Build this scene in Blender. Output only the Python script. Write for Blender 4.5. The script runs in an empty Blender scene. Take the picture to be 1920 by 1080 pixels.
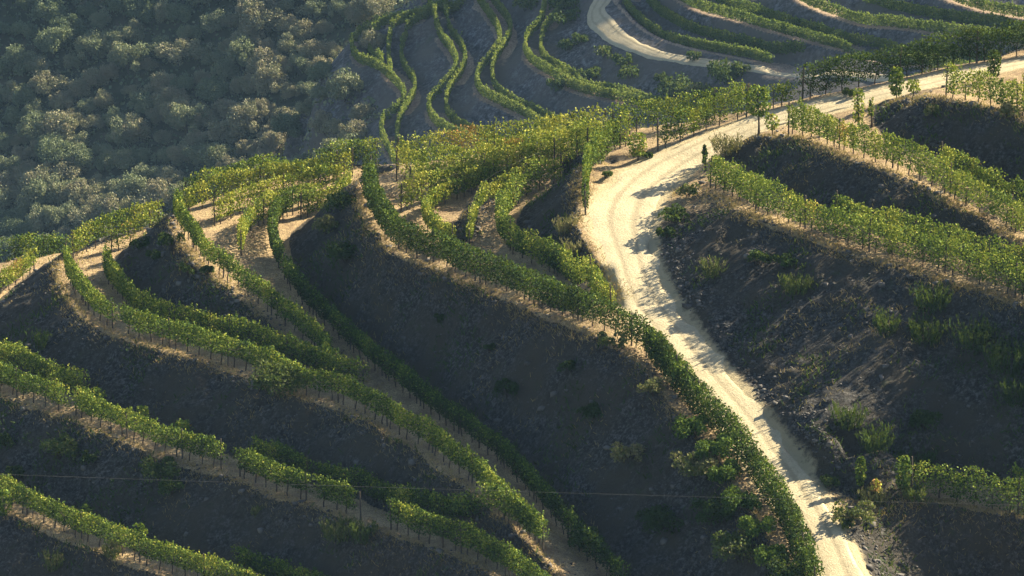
import bpy, math, random
import numpy as np
from mathutils import Vector
from mathutils.geometry import delaunay_2d_cdt

rng = np.random.default_rng(7)
random.seed(7)
R = math.radians
SC = bpy.context.scene
COL = SC.collection

# ---------------------------------------------------------------- camera
FOV, PITCH, DIST = R(11.0), R(18.0), 310.0
CAMZ = DIST * math.sin(PITCH)
cam = bpy.data.cameras.new("camera"); cam.angle = FOV; cam.sensor_width = 36
cam.clip_start = 1.0; cam.clip_end = 6000
co = bpy.data.objects.new("camera", cam); COL.objects.link(co)
co.location = (0, 0, CAMZ); co.rotation_euler = (R(90) - PITCH, 0, 0)
SC.camera = co
# ---------------------------------------------------------------- world, sun, exposure
SUN_AZ, SUN_EL = R(57), R(32)
w = bpy.data.worlds.new("World"); SC.world = w; w.use_nodes = True
nt = w.node_tree; bg = nt.nodes["Background"]
sky = nt.nodes.new("ShaderNodeTexSky"); sky.sky_type = 'NISHITA'; sky.sun_disc = False
sky.sun_elevation = SUN_EL; sky.sun_rotation = SUN_AZ
nt.links.new(sky.outputs[0], bg.inputs[0]); bg.inputs[1].default_value = 0.05
sl = bpy.data.lights.new("sun", 'SUN'); sl.energy = 5.0; sl.angle = R(0.5); sl.color = (1.0, 0.88, 0.64)
so = bpy.data.objects.new("sun", sl); COL.objects.link(so)
SV = Vector((math.cos(SUN_EL) * math.sin(SUN_AZ), math.cos(SUN_EL) * math.cos(SUN_AZ), math.sin(SUN_EL)))
so.rotation_euler = SV.to_track_quat('Z', 'Y').to_euler()
so.location = (60, 200, 120)
SC.view_settings.view_transform = 'Standard'; SC.view_settings.look = 'None'
SC.view_settings.exposure = 1.82; SC.view_settings.gamma = 1.0
SC.cycles.max_bounces = 6; SC.cycles.volume_bounces = 0; SC.cycles.transparent_max_bounces = 4

# ---------------------------------------------------------------- geometry of the survey: photo points to ground points
FPX = 960 / math.tan(FOV / 2)
def ray(px, py):
    a = (px - 960) / FPX; b = -(py - 540) / FPX
    return np.array([a, math.cos(PITCH) + b * math.sin(PITCH), -math.sin(PITCH) + b * math.cos(PITCH)])
def at(px, py, z):
    d = ray(px, py); t = (z - CAMZ) / d[2]
    return np.array([d[0] * t, d[1] * t, z])
def catmull(P, step):
    P = np.asarray(P, float)
    if len(P) < 2: return P
    Q = np.vstack([2 * P[0] - P[1], P, 2 * P[-1] - P[-2]]); out = []
    for i in range(1, len(Q) - 2):
        n = max(1, int(np.linalg.norm((Q[i + 1] - Q[i])[:2]) / step))
        for k in range(n):
            t = k / n
            out.append(0.5 * ((2 * Q[i]) + (-Q[i - 1] + Q[i + 1]) * t + (2 * Q[i - 1] - 5 * Q[i] + 4 * Q[i + 1] - Q[i + 2]) * t * t
                              + (-Q[i - 1] + 3 * Q[i] - 3 * Q[i + 1] + Q[i + 2]) * t ** 3))
    out.append(Q[-2]); return np.array(out)
def line(pts, step=1.0): return catmull([at(*p) for p in pts], step)
def offset(P, d):
    T = np.gradient(P[:, :2], axis=0); T /= np.linalg.norm(T, axis=1)[:, None] + 1e-9
    O = P.copy(); O[:, 0] += -T[:, 1] * d; O[:, 1] += T[:, 0] * d
    return O

def lattice(seed, n=256): return np.random.default_rng(seed).random((n, n))
def vnoise(x, y, s, seed):
    L = lattice(seed); n = 256
    u = x / s; v = y / s; i = np.floor(u).astype(int); j = np.floor(v).astype(int)
    fu = u - i; fv = v - j; fu = fu * fu * (3 - 2 * fu); fv = fv * fv * (3 - 2 * fv)
    a = L[i % n, j % n]; b = L[(i + 1) % n, j % n]; c = L[i % n, (j + 1) % n]; d = L[(i + 1) % n, (j + 1) % n]
    return (a * (1 - fu) + b * fu) * (1 - fv) + (c * (1 - fu) + d * fu) * fv - 0.5
def fbm(x, y, s, seed, o=4):
    r = 0; a = 1.0
    for k in range(o):
        r = r + a * vnoise(x + 31.7 * k, y + 17.3 * k, s, seed + k); s *= 0.5; a *= 0.5
    return r

class Terrain:
    def __init__(self, lines, pts, xs, ys):
        V = []; E = []
        for L in lines:
            b = len(V); V += [tuple(p) for p in L]; E += [(b + i, b + i + 1) for i in range(len(L) - 1)]
        V += [tuple(p) for p in pts]
        v2, e2, f2, ov, oe, of = delaunay_2d_cdt([Vector((p[0], p[1])) for p in V], E, [], 0, 1e-4)
        Z = np.array([np.mean([V[k][2] for k in o]) if len(o) else np.nan for o in ov])
        XY = np.array([[p.x, p.y] for p in v2])
        for i in np.where(np.isnan(Z))[0]:
            nb = [a if b == i else b for a, b in e2 if i in (a, b)]
            nb = [k for k in nb if not np.isnan(Z[k])]
            Z[i] = np.mean(Z[nb]) if nb else 0
        self.xs, self.ys = xs, ys
        G = np.full((len(ys), len(xs)), np.nan)
        for f in f2:
            a, b, c = f[:3]; pa, pb, pc = XY[a], XY[b], XY[c]
            x0, x1 = min(pa[0], pb[0], pc[0]), max(pa[0], pb[0], pc[0]); y0, y1 = min(pa[1], pb[1], pc[1]), max(pa[1], pb[1], pc[1])
            i0, i1 = np.searchsorted(xs, x0), np.searchsorted(xs, x1, 'right'); j0, j1 = np.searchsorted(ys, y0), np.searchsorted(ys, y1, 'right')
            if i0 >= i1 or j0 >= j1: continue
            X, Y = np.meshgrid(xs[i0:i1], ys[j0:j1])
            D = (pb[1] - pc[1]) * (pa[0] - pc[0]) + (pc[0] - pb[0]) * (pa[1] - pc[1])
            if abs(D) < 1e-9: continue
            l1 = ((pb[1] - pc[1]) * (X - pc[0]) + (pc[0] - pb[0]) * (Y - pc[1])) / D
            l2 = ((pc[1] - pa[1]) * (X - pc[0]) + (pa[0] - pc[0]) * (Y - pc[1])) / D
            l3 = 1 - l1 - l2; m = (l1 > -1e-6) & (l2 > -1e-6) & (l3 > -1e-6)
            S = G[j0:j1, i0:i1]; S[m] = (l1 * Z[a] + l2 * Z[b] + l3 * Z[c])[m]
        G[np.isnan(G)] = np.nanmin(G)
        self.G = G
    def blur(self, n):
        for _ in range(n):
            P = np.pad(self.G, 1, mode='edge')
            self.G = (P[1:-1, 1:-1] * 4 + P[:-2, 1:-1] * 2 + P[2:, 1:-1] * 2 + P[1:-1, :-2] * 2 + P[1:-1, 2:] * 2
                      + P[:-2, :-2] + P[2:, 2:] + P[:-2, 2:] + P[2:, :-2]) / 16
    def slope(self):
        gy, gx = np.gradient(self.G, self.ys, self.xs); return gx, gy
    def h(self, x, y):
        x = np.asarray(x, float); y = np.asarray(y, float)
        i = np.clip(np.searchsorted(self.xs, x) - 1, 0, len(self.xs) - 2); j = np.clip(np.searchsorted(self.ys, y) - 1, 0, len(self.ys) - 2)
        u = np.clip((x - self.xs[i]) / (self.xs[i + 1] - self.xs[i]), 0, 1); v = np.clip((y - self.ys[j]) / (self.ys[j + 1] - self.ys[j]), 0, 1)
        G = self.G
        return (G[j, i] * (1 - u) + G[j, i + 1] * u) * (1 - v) + (G[j + 1, i] * (1 - u) + G[j + 1, i + 1] * u) * v
    def hit(self, px, py, t0=200, t1=1200, step=0.25):
        d = ray(px, py); t = np.arange(t0, t1, step)
        X, Y, Zr = d[0] * t, d[1] * t, CAMZ + d[2] * t
        b = np.where(Zr < self.h(X, Y))[0]
        k = b[0] if len(b) else len(t) - 1
        return np.array([X[k], Y[k], float(self.h(X[k], Y[k]))])
    def settle(self, px, py, z):
        for _ in range(4):
            p = at(px, py, z); z = 0.5 * z + 0.5 * float(self.h(p[0], p[1]))
        p[2] = float(self.h(p[0], p[1])); return p

def gridmesh(name, T, mat, attrs, mask=None):
    ny, nx = T.G.shape; X, Y = np.meshgrid(T.xs, T.ys)
    co_ = np.stack([X, Y, T.G], -1).reshape(-1, 3)
    idx = np.arange(nx * ny).reshape(ny, nx)
    F = np.stack([idx[:-1, :-1], idx[:-1, 1:], idx[1:, 1:], idx[1:, :-1]], -1).reshape(-1, 4)
    o = npmesh(name, co_, F, mat, smooth=True)
    for k, v in attrs.items():
        a = o.data.attributes.new(k, 'FLOAT', 'POINT'); a.data.foreach_set('value', v.reshape(-1).astype(np.float32))
    return o
def npmesh(name, V, F, mat, smooth=False, parent=None, fattr=None, link=True):
    me = bpy.data.meshes.new(name); n = F.shape[1]
    me.vertices.add(len(V)); me.vertices.foreach_set('co', np.asarray(V, np.float32).ravel())
    me.loops.add(F.size); me.loops.foreach_set('vertex_index', F.ravel().astype(np.int32))
    me.polygons.add(len(F)); me.polygons.foreach_set('loop_start', np.arange(0, F.size, n, dtype=np.int32))
    me.polygons.foreach_set('loop_total', np.full(len(F), n, np.int32))
    if smooth: me.polygons.foreach_set('use_smooth', np.ones(len(F), bool))
    me.update(calc_edges=True)
    if fattr:
        for k, v in fattr.items():
            a = me.attributes.new(k, 'FLOAT', 'FACE'); a.data.foreach_set('value', np.asarray(v, np.float32))
    me.materials.append(mat)
    o = bpy.data.objects.new(name, me)
    if link: COL.objects.link(o)
    if parent is not None: o.parent = parent
    return o
def thing(o, label, cat, group=None):
    o['label'] = label; o['category'] = cat
    if group: o['group'] = group
    return o
def empty(name, loc, rz=0):
    o = bpy.data.objects.new(name, None); COL.objects.link(o); o.location = loc; o.rotation_euler = (0, 0, rz); return o

# ---------------------------------------------------------------- materials
def mat_new(name):
    m = bpy.data.materials.new(name); m.use_nodes = True
    nt = m.node_tree; b = nt.nodes["Principled BSDF"]; b.inputs["Roughness"].default_value = 0.9
    b.inputs["Specular IOR Level"].default_value = 0.2
    return m, nt, b
def N(nt, t, **kw):
    n = nt.nodes.new(t)
    for k, v in kw.items(): setattr(n, k, v)
    return n
def ramp(nt, src, stops):
    r = N(nt, "ShaderNodeValToRGB"); e = r.color_ramp.elements
    e[0].position, e[0].color = stops[0][0], (*stops[0][1], 1); e[1].position, e[1].color = stops[1][0], (*stops[1][1], 1)
    for p, c in stops[2:]:
        q = e.new(p); q.color = (*c, 1)
    nt.links.new(src, r.inputs[0]); return r.outputs[0]
def noise(nt, scale, detail=6, rough=0.6, vec=None):
    n = N(nt, "ShaderNodeTexNoise"); n.inputs["Scale"].default_value = scale; n.inputs["Detail"].default_value = detail; n.inputs["Roughness"].default_value = rough
    if vec: nt.links.new(vec, n.inputs["Vector"])
    return n.outputs[0]
def mix(nt, fac, a, b):
    m = N(nt, "ShaderNodeMix", data_type='RGBA')
    if isinstance(fac, float): m.inputs[0].default_value = fac
    else: nt.links.new(fac, m.inputs[0])
    for s, v in ((m.inputs[6], a), (m.inputs[7], b)):
        if isinstance(v, tuple): s.default_value = (*v, 1)
        else: nt.links.new(v, s)
    return m.outputs[2]
def math_(nt, op, a, b=0.0):
    m = N(nt, "ShaderNodeMath", operation=op)
    for s, v in ((m.inputs[0], a), (m.inputs[1], b)):
        if isinstance(v, (int, float)): s.default_value = v
        else: nt.links.new(v, s)
    return m.outputs[0]
def attr(nt, name):
    a = N(nt, "ShaderNodeAttribute"); a.attribute_name = name; return a.outputs["Fac"]

def ground_mat(name, bank, bank2, straw, soil, scale=1.0, relief=0.2):
    m, nt, b = mat_new(name); L = nt.links
    tc = N(nt, "ShaderNodeTexCoord").outputs["Object"]
    n1 = noise(nt, 0.35 * scale, 8, 0.65, tc); n2 = noise(nt, 3.5 * scale, 8, 0.7, tc); n3 = noise(nt, 14 * scale, 4, 0.7, tc)
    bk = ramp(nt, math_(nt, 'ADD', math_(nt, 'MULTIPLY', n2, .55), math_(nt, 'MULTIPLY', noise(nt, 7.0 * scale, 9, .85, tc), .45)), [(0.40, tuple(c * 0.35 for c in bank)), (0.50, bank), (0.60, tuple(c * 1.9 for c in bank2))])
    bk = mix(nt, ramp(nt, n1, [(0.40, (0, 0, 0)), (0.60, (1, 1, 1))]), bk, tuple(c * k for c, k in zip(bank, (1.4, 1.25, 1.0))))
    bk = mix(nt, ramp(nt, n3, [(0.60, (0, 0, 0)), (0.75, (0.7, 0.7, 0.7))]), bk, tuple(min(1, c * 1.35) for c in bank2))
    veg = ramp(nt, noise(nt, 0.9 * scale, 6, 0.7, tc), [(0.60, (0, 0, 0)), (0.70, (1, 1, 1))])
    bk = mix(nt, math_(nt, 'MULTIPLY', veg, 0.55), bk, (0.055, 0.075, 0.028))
    n4 = noise(nt, 0.8 * scale, 7, 0.7, tc)
    td = ramp(nt, n4, [(0.38, soil), (0.52, straw), (0.66, tuple(min(1, c * 1.25) for c in straw))])
    td = mix(nt, ramp(nt, n3, [(0.4, (0, 0, 0)), (0.62, (1, 1, 1))]), td, tuple(c * 0.62 for c in soil))
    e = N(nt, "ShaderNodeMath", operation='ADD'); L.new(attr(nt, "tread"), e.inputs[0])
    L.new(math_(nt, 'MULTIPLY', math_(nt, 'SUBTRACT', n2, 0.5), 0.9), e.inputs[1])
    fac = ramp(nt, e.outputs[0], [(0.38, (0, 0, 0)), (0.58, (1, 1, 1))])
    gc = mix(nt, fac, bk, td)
    df = ramp(nt, math_(nt, 'ADD', attr(nt, "dust"), math_(nt, 'MULTIPLY', math_(nt, 'SUBTRACT', noise(nt, 2.2 * scale, 8, .75, tc), 0.5), 1.6)), [(.42, (0, 0, 0)), (.85, (1, 1, 1))])
    L.new(mix(nt, df, gc, (0.56, 0.46, 0.28)), b.inputs["Base Color"])
    bp = N(nt, "ShaderNodeBump"); bp.inputs["Strength"].default_value = 1.0; bp.inputs["Distance"].default_value = relief
    L.new(math_(nt, 'ADD', n2, math_(nt, 'MULTIPLY', n3, 0.5)), bp.inputs["Height"]); L.new(bp.outputs[0], b.inputs["Normal"])
    b.inputs["Roughness"].default_value = 1.0
    return m
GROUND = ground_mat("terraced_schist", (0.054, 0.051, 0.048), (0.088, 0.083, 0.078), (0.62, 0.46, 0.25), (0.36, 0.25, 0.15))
FARGROUND = ground_mat("far_schist", (0.085, 0.082, 0.085), (0.12, 0.115, 0.12), (0.42, 0.31, 0.21), (0.28, 0.20, 0.15), 0.35, 0.06)  # banks paler and bluer than the near schist: distance haze in the colour

def leaf_mat(name, stops, trans=0.35, rough=0.55):
    m, nt, b = mat_new(name); L = nt.links
    c = ramp(nt, attr(nt, "tint"), stops)
    oi = N(nt, "ShaderNodeObjectInfo")
    L.new(c, b.inputs["Base Color"]); b.inputs["Roughness"].default_value = max(rough, .7); b.inputs["Specular IOR Level"].default_value = 0.12
    tr = N(nt, "ShaderNodeBsdfTranslucent"); L.new(mix(nt, 0.35, c, (0.30, 0.36, 0.03)), tr.inputs[0])
    ms = N(nt, "ShaderNodeMixShader"); ms.inputs[0].default_value = trans
    out = nt.nodes["Material Output"]
    L.new(b.outputs[0], ms.inputs[1]); L.new(tr.outputs[0], ms.inputs[2]); L.new(ms.outputs[0], out.inputs[0])
    return m
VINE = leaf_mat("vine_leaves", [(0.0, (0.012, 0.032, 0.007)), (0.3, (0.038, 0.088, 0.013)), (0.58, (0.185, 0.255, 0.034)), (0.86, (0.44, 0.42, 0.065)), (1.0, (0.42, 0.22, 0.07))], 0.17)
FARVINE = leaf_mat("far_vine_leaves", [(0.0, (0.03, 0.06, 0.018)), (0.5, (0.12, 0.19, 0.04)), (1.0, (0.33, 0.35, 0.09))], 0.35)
BUSHM = leaf_mat("shrub_leaves", [(0.0, (0.015, 0.035, 0.010)), (0.4, (0.035, 0.075, 0.018)), (0.7, (0.10, 0.13, 0.035)), (1.0, (0.24, 0.20, 0.10))], 0.2)
DRYM = leaf_mat("dry_grass_blades", [(0.0, (0.16, 0.11, 0.05)), (0.5, (0.38, 0.27, 0.12)), (0.85, (0.52, 0.40, 0.20)), (1.0, (0.12, 0.15, 0.04))], 0.25, 0.8)
TREEM = leaf_mat("woodland_leaves", [(0.0, (0.11, 0.145, 0.085)), (0.35, (0.20, 0.235, 0.135)), (0.6, (0.27, 0.27, 0.165)), (1.0, (0.33, 0.275, 0.19))], 0.15, 0.8)  # leaf colours paled to put extra distance haze into the albedo
def wood_mat(name, a, b2, sc=30):
    m, nt, b = mat_new(name); tc = N(nt, "ShaderNodeTexCoord").outputs["Object"]
    nt.links.new(ramp(nt, noise(nt, sc, 4, 0.6, tc), [(0.35, a), (0.65, b2)]), b.inputs["Base Color"]); return m
WOOD = wood_mat("weathered_post_wood", (0.05, 0.04, 0.032), (0.13, 0.105, 0.08)); BARK = wood_mat("bark", (0.035, 0.026, 0.02), (0.10, 0.075, 0.055))
WIRE = wood_mat("galvanised_wire", (0.10, 0.10, 0.10), (0.16, 0.16, 0.16)); STONE = wood_mat("schist_stone", (0.06, 0.055, 0.052), (0.17, 0.155, 0.14), 2)
def road_mat(name, c0, c1, c2):
    m, nt, b = mat_new(name); L = nt.links; tc = N(nt, "ShaderNodeTexCoord").outputs["Object"]
    a = noise(nt, 0.8, 8, 0.7, tc); f = noise(nt, 9, 6, 0.7, tc)
    c = ramp(nt, a, [(0.3, c1), (0.5, c0), (0.7, c2)]); c = mix(nt, ramp(nt, f, [(0.40, (0, 0, 0)), (0.70, (0.7, 0.7, 0.7))]), c, tuple(x * 0.72 for x in c1))
    rut = ramp(nt, math_(nt, 'ADD', attr(nt, "rut"), math_(nt, 'MULTIPLY', math_(nt, 'SUBTRACT', noise(nt, 2.5, 6, 0.7, tc), 0.5), 1.4)), [(0.35, (0, 0, 0)), (0.80, (0.9, 0.9, 0.9))])
    c = mix(nt, rut, c, tuple(x * 0.78 for x in c1))
    L.new(c, b.inputs["Base Color"]); b.inputs["Roughness"].default_value = 1
    bp = N(nt, "ShaderNodeBump"); bp.inputs["Strength"].default_value = 0.8; bp.inputs["Distance"].default_value = 0.08
    L.new(math_(nt, 'ADD', f, a), bp.inputs["Height"]); L.new(bp.outputs[0], b.inputs["Normal"]); return m
ROAD = road_mat("pale_dusty_track", (0.54, 0.455, 0.295), (0.45, 0.375, 0.24), (0.60, 0.51, 0.34))

# ---------------------------------------------------------------- the near hill: terrace edges, bank feet and track edges
RZ = lambda y: 12.0 - (y - 390) * 0.0100
L0c = [(-120, 905, -2.2), (15, 965, -2.2), (125, 1015, -2.2), (240, 1060, -2.1), (400, 1115, -2.0), (560, 1170, -1.9), (760, 1250, -1.8)]
L1c = [(-110, 700, .5), (0, 745, .6), (50, 765, .6), (120, 785, .65), (175, 810, .7), (240, 835, .75), (300, 860, .8), (370, 880, .9), (430, 900, 1.0), (490, 925, 1.1), (550, 945, 1.2),
       (620, 965, 1.4), (665, 985, 1.6), (725, 1005, 1.8), (780, 1025, 2.0), (850, 1047, 2.2), (900, 1070, 2.4), (960, 1110, 2.5), (1040, 1170, 2.6)]
L2c = [(130, 474, 3.5), (110, 486, 3.5), (102, 505, 3.5), (110, 540, 3.5), (135, 572, 3.45), (165, 605, 3.4), (230, 635, 3.4), (295, 655, 3.4), (360, 675, 3.45), (440, 702, 3.5), (490, 720, 3.6), (555, 748, 3.7), (620, 765, 3.8),
       (685, 795, 3.85), (740, 830, 3.9), (780, 850, 3.9), (825, 885, 3.9), (870, 915, 3.9), (900, 945, 3.9), (940, 980, 3.9), (985, 1020, 3.7), (1050, 1090, 3.3), (1120, 1180, 2.7)]
L3c = [(345, 394, 6.2), (322, 402, 6.2), (312, 420, 6.2), (322, 438, 6.2), (345, 470, 6.15), (370, 503, 6.0), (409, 530, 5.7), (435, 552, 5.4), (465, 577, 5.0), (500, 606, 4.65), (555, 650, 4.2), (592, 688, 3.85)]
Cf = [(1330, 1195, 1.6), (1210, 1115, 2.3), (1130, 1045, 2.9), (1060, 965, 3.5), (985, 880, 3.9), (920, 825, 4.2), (850, 778, 4.2), (760, 705, 4.3), (700, 655, 4.5), (650, 610, 4.8), (610, 575, 5.1), (572, 530, 5.5), (550, 490, 5.75), (543, 455, 5.8), (550, 430, 5.9), (572, 412, 6.0), (615, 400, 6.1), (660, 385, 6.2)]
Bc = [(720, 322, 8.9), (690, 332, 8.9), (670, 345, 8.9), (664, 362, 8.9), (668, 390, 8.9), (682, 420, 8.85), (696, 444, 8.8), (714, 465, 8.8), (755, 489, 8.8), (800, 504, 8.85), (844, 527, 8.9), (900, 548, 9.0), (950, 566, 9.15), (1000, 590, 9.3), (1070, 615, 9.5), (1130, 642, 9.6), (1180, 672, 9.5), (1215, 712, 9.15), (1258, 765, 8.5), (1300, 812, 8.0), (1340, 855, 7.5), (1375, 905, 7.0), (1410, 960, 6.41), (1440, 1020, 5.79), (1465, 1090, 5.0), (1500, 1180, 4.1)]
Df = [(1065, 345, 10.7), (1010, 370, 10.3), (978, 400, 10.0), (965, 430, 9.8), (980, 462, 9.7), (1020, 485, 9.7), (1060, 505, 9.7), (1130, 548, 9.9), (1170, 575, 10.05)]
Dc = [(1120, 292, 12.6), (1098, 304, 12.6), (1087, 320, 12.6), (1084, 350, 12.5), (1078, 385, 12.2), (1072, 418, 11.85), (1086, 450, 11.5), (1108, 492, 11.05), (1140, 535, 10.55), (1166, 562, 10.2)]
RL = [(1534, 1140, 4.51), (1519, 1080, 5.1), (1504, 1030, 5.6), (1484, 980, 6.1), (1444, 935, 6.55), (1409, 880, 7.1), (1374, 822, 7.7), (1334, 775, 8.14), (1289, 725, 8.65), (1244, 670, 9.2), (1196, 607, 9.83), (1163.0, 560, 10.3), (1144.0, 500, 10.9), (1128, 458, 11.3), (1112, 425, 11.65), (1110, 398, 11.95), (1120, 373, 12.15), (1144, 346, 12.4), (1180, 317, 12.65), (1218, 296, 12.9), (1263, 275, 13.2), (1307, 257, 13.45), (1367, 234, 13.8), (1414, 217, 14.1), (1485, 200, 14.5), (1588, 174, 15.0), (1677, 155, 15.5), (1736, 142, 15.7), (1810, 128, 15.95), (1899, 113, 16.2), (2050, 90, 16.6)]
RRt = [(1660, 1140, 4.51), (1625, 1080, 5.1), (1585, 1000, 5.9), (1550, 940, 6.5), (1518, 890, 7.0), (1465, 825, 7.65), (1418, 762, 8.3), (1352, 685, 9.05), (1300, 620, 9.69), (1255, 552, 10.4), (1230, 500, 10.9), (1222, 455, 11.35), (1226, 412, 11.8), (1236, 382, 12.1), (1252, 357, 12.3), (1278, 335, 12.5), (1313, 308, 12.8), (1358, 280, 13.25), (1396, 261, 13.6), (1430, 246, 13.9), (1500, 228, 14.3), (1580, 206, 14.8), (1660, 186, 15.3), (1720, 171, 15.6), (1800, 152, 15.9), (1860, 139, 16.1), (1920, 126, 16.3), (2050, 100, 16.6)]
R1c = [(1262, 360, 12.35), (1284, 363, 12.4), (1318, 369, 12.64), (1352, 378, 12.91), (1405, 405, 13.32), (1470, 430, 13.42), (1560, 462, 13.42), (1630, 486, 13.32), (1700, 505, 13.22), (1800, 536, 13.12), (1920, 578, 13.02), (2060, 630, 13.02)]
R1f = [(1372, 300, 13.31), (1400, 322, 13.37), (1440, 350, 13.29), (1480, 374, 13.37), (1545, 402, 13.47), (1635, 434, 13.47), (1705, 459, 13.37), (1775, 480, 13.27), (1875, 512, 13.17), (2060, 575, 13.07)]
R2c = [(1392, 272, 13.75), (1412, 261, 14.2), (1447, 256, 14.6), (1485, 260, 15.0), (1530, 275, 15.3), (1574, 293, 15.45), (1610, 305, 15.5), (1647, 318, 15.5), (1692, 336, 15.5), (1725, 350, 15.4), (1760, 370, 15.2), (1810, 400, 14.9), (1860, 428, 14.5), (1920, 465, 14.3), (2060, 545, 14.3)]
R2f = [(1648, 202, 15.3), (1640, 225, 15.3), (1664, 258, 15.4), (1737, 287, 15.4), (1815, 322, 15.1), (1900, 369, 14.6), (2060, 455, 14.4)]
R3c = [(1672, 189, 15.8), (1690, 184, 16.4), (1721, 181, 17.0), (1766, 185, 17.4), (1825, 197, 17.5), (1864, 209, 17.55), (1899, 221, 17.6), (1960, 240, 17.6), (2060, 270, 17.6)]
R0c = [(1594, 935, 6.35), (1612, 950, 6.25), (1640, 958, 6.2), (1678, 955, 6.15), (1722, 945, 6.2), (1764, 942, 6.2), (1794, 951, 6.15), (1833, 960, 6.1), (1889, 972, 6.05), (1960, 985, 6.05), (2060, 1005, 6.05)]
R0f = [(1566, 912, 6.55), (1610, 895, 6.4), (1660, 895, 6.25), (1710, 895, 6.15), (1780, 902, 6.1), (1850, 914, 6.05), (1920, 925, 6.0), (2060, 955, 6.0)]
# far edge of the ridge, then the slope that falls behind it
BK = [(-120, 512, .7), (0, 494, .9), (60, 484, .95), (118, 470, 1.0)]
BK2 = [(150, 466, 3.45), (200, 450, 3.45), (260, 431, 3.5), (305, 415, 3.55)]
BK3 = [(370, 380, 6.2), (420, 360, 6.3), (480, 343, 6.45), (560, 328, 6.6), (620, 318, 6.7), (690, 306, 6.8)]
BK4 = [(745, 312, 9.0), (820, 302, 9.5), (900, 290, 10.1), (1000, 274, 10.8), (1080, 262, 11.3), (1160, 250, 11.9), (1240, 236, 12.6), (1320, 222, 13.1), (1400, 207, 13.7), (1480, 190, 14.3), (1588, 166, 14.9), (1677, 147, 15.3), (1795, 121, 15.8), (1920, 97, 16.1), (2050, 72, 16.5)]
L1f = [(92, 492, .95), (40, 525, .95), (-5, 566, .85), (-28, 610, .7), (-28, 655, .6), (0, 692, .6), (40, 712, .65), (100, 728, .7), (200, 768, .75), (300, 802, .85), (400, 845, .95), (500, 880, 1.05), (598, 912, 1.2), (700, 945, 1.5), (780, 975, 1.85), (850, 1000, 2.15), (910, 1028, 2.35), (990, 1085, 2.5), (1080, 1160, 2.6)]
L0f = [(-60, 895, -2.2), (20, 925, -2.2), (100, 945, -2.2), (220, 998, -2.15), (340, 1043, -2.1), (500, 1095, -2.0), (700, 1165, -1.9)]
L2f = [(312, 428, 3.6), (262, 452, 3.55), (228, 478, 3.5), (215, 505, 3.45), (228, 545, 3.45), (262, 583, 3.4), (320, 612, 3.4), (393, 636, 3.45), (450, 656, 3.5), (498, 672, 3.55), (555, 690, 3.65), (595, 706, 3.75)]
lines = [line(l) for l in (L0c, L0f, L1c, L1f, L2c, L2f, L3c, Cf, Bc, Df, Dc, RL, RRt, R1c, R1f, R2c, R2f, R3c, R0c, R0f, BK, BK2, BK3, BK4)]
Ef = [(850, 446, 9.1), (850, 425, 9.15), (866, 400, 9.2), (888, 376, 9.35), (935, 352, 9.7)]
Ec = [(880, 452, 9.5), (876, 428, 9.9), (888, 397, 10.0), (908, 376, 10.05), (955, 350, 10.35)]
R0l = [(1690, 1130, 3.5), (1760, 1125, 2.7), (1850, 1130, 2.1), (1950, 1145, 1.9), (2060, 1175, 1.6)]
Lf = [(-160, 1080, -5.2), (-20, 1120, -5.1), (125, 1165, -5.0), (300, 1225, -4.9), (500, 1290, -4.6), (760, 1400, -4.4)]
Rg = [(1530, 792, 8.7), (1592, 842, 8.3), (1660, 836, 7.9), (1765, 832, 7.8), (1900, 850, 7.7), (2060, 885, 7.6)]
lines += [line(Ef), line(Ec), line(R0l), line(Lf), line(Rg)]
# spots on the gently stepped ridge top
E_pts = [(730, 375, 8.95), (760, 410, 8.95), (800, 440, 9.0), (850, 465, 9.05), (930, 510, 9.2), (1000, 545, 9.4), (1080, 580, 9.65), (1150, 620, 9.8), (1195, 655, 9.6),
         (830, 330, 9.5), (920, 315, 10.2), (1000, 305, 10.8), (1060, 290, 11.2), (930, 400, 9.85), (930, 450, 9.6), (1140, 310, 12.3), (1130, 345, 12.3),
         (400, 420, 6.2), (450, 440, 6.1), (500, 420, 6.1), (500, 470, 5.9), (540, 380, 6.2), (600, 370, 6.3), (470, 500, 5.85), (480, 380, 6.25), (530, 540, 5.35)]
pts = [at(*p) for p in E_pts]
for l in (BK, BK4):
    for p in line(l, 5):
        pts += [p + (-3, 12, -6.5), p + (-8, 40, -24), p + (-20, 120, -60)]
pts += [np.array(p, float) for p in [(-16, 303, -1), (-8, 306, 1), (-20, 300, 1.5), (-2, 300, 3.5), (4, 303, 5), (-10, 298, 4.2), (-60, 225, -14), (-30, 218, -9), (0, 213, -4.5), (20, 212, 0), (45, 215, 2), (80, 212, 6),
         (62, 240, 9), (62, 268, 17), (62, 282, 21), (95, 250, 20), (95, 300, 32), (-60, 250, -12), (-60, 285, -10), (-150, 300, -45), (150, 300, 40), (-200, 480, -95), (200, 480, -60), (-150, 120, -45), (0, 120, -40), (150, 120, -30), (-500, 60, -60), (500, 60, -40), (-500, 520, -120), (500, 520, -90), (-500, 250, -90), (500, 280, 30)]]
xs = np.concatenate([np.linspace(-500, -42, 24)[:-1], np.arange(-42, 46, 0.17), np.linspace(46, 500, 24)])
ys = np.concatenate([np.linspace(60, 222, 20)[:-1], np.arange(222, 304, 0.17), np.linspace(304.5, 520, 30)])
T = Terrain(lines, pts, xs, ys); T.blur(2)
gx, gy = T.slope(); sl_ = np.sqrt(gx ** 2 + gy ** 2)
X, Y = np.meshgrid(xs, ys)
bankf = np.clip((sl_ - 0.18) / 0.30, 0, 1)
T.clean = T.G.copy()
_rl = line(RL, .5); _rr = line(RRt, .5)
_sub = (X > -2) & (X < 42) & (Y > 222) & (Y < 304); _P = np.column_stack([X[_sub], Y[_sub]])
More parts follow.
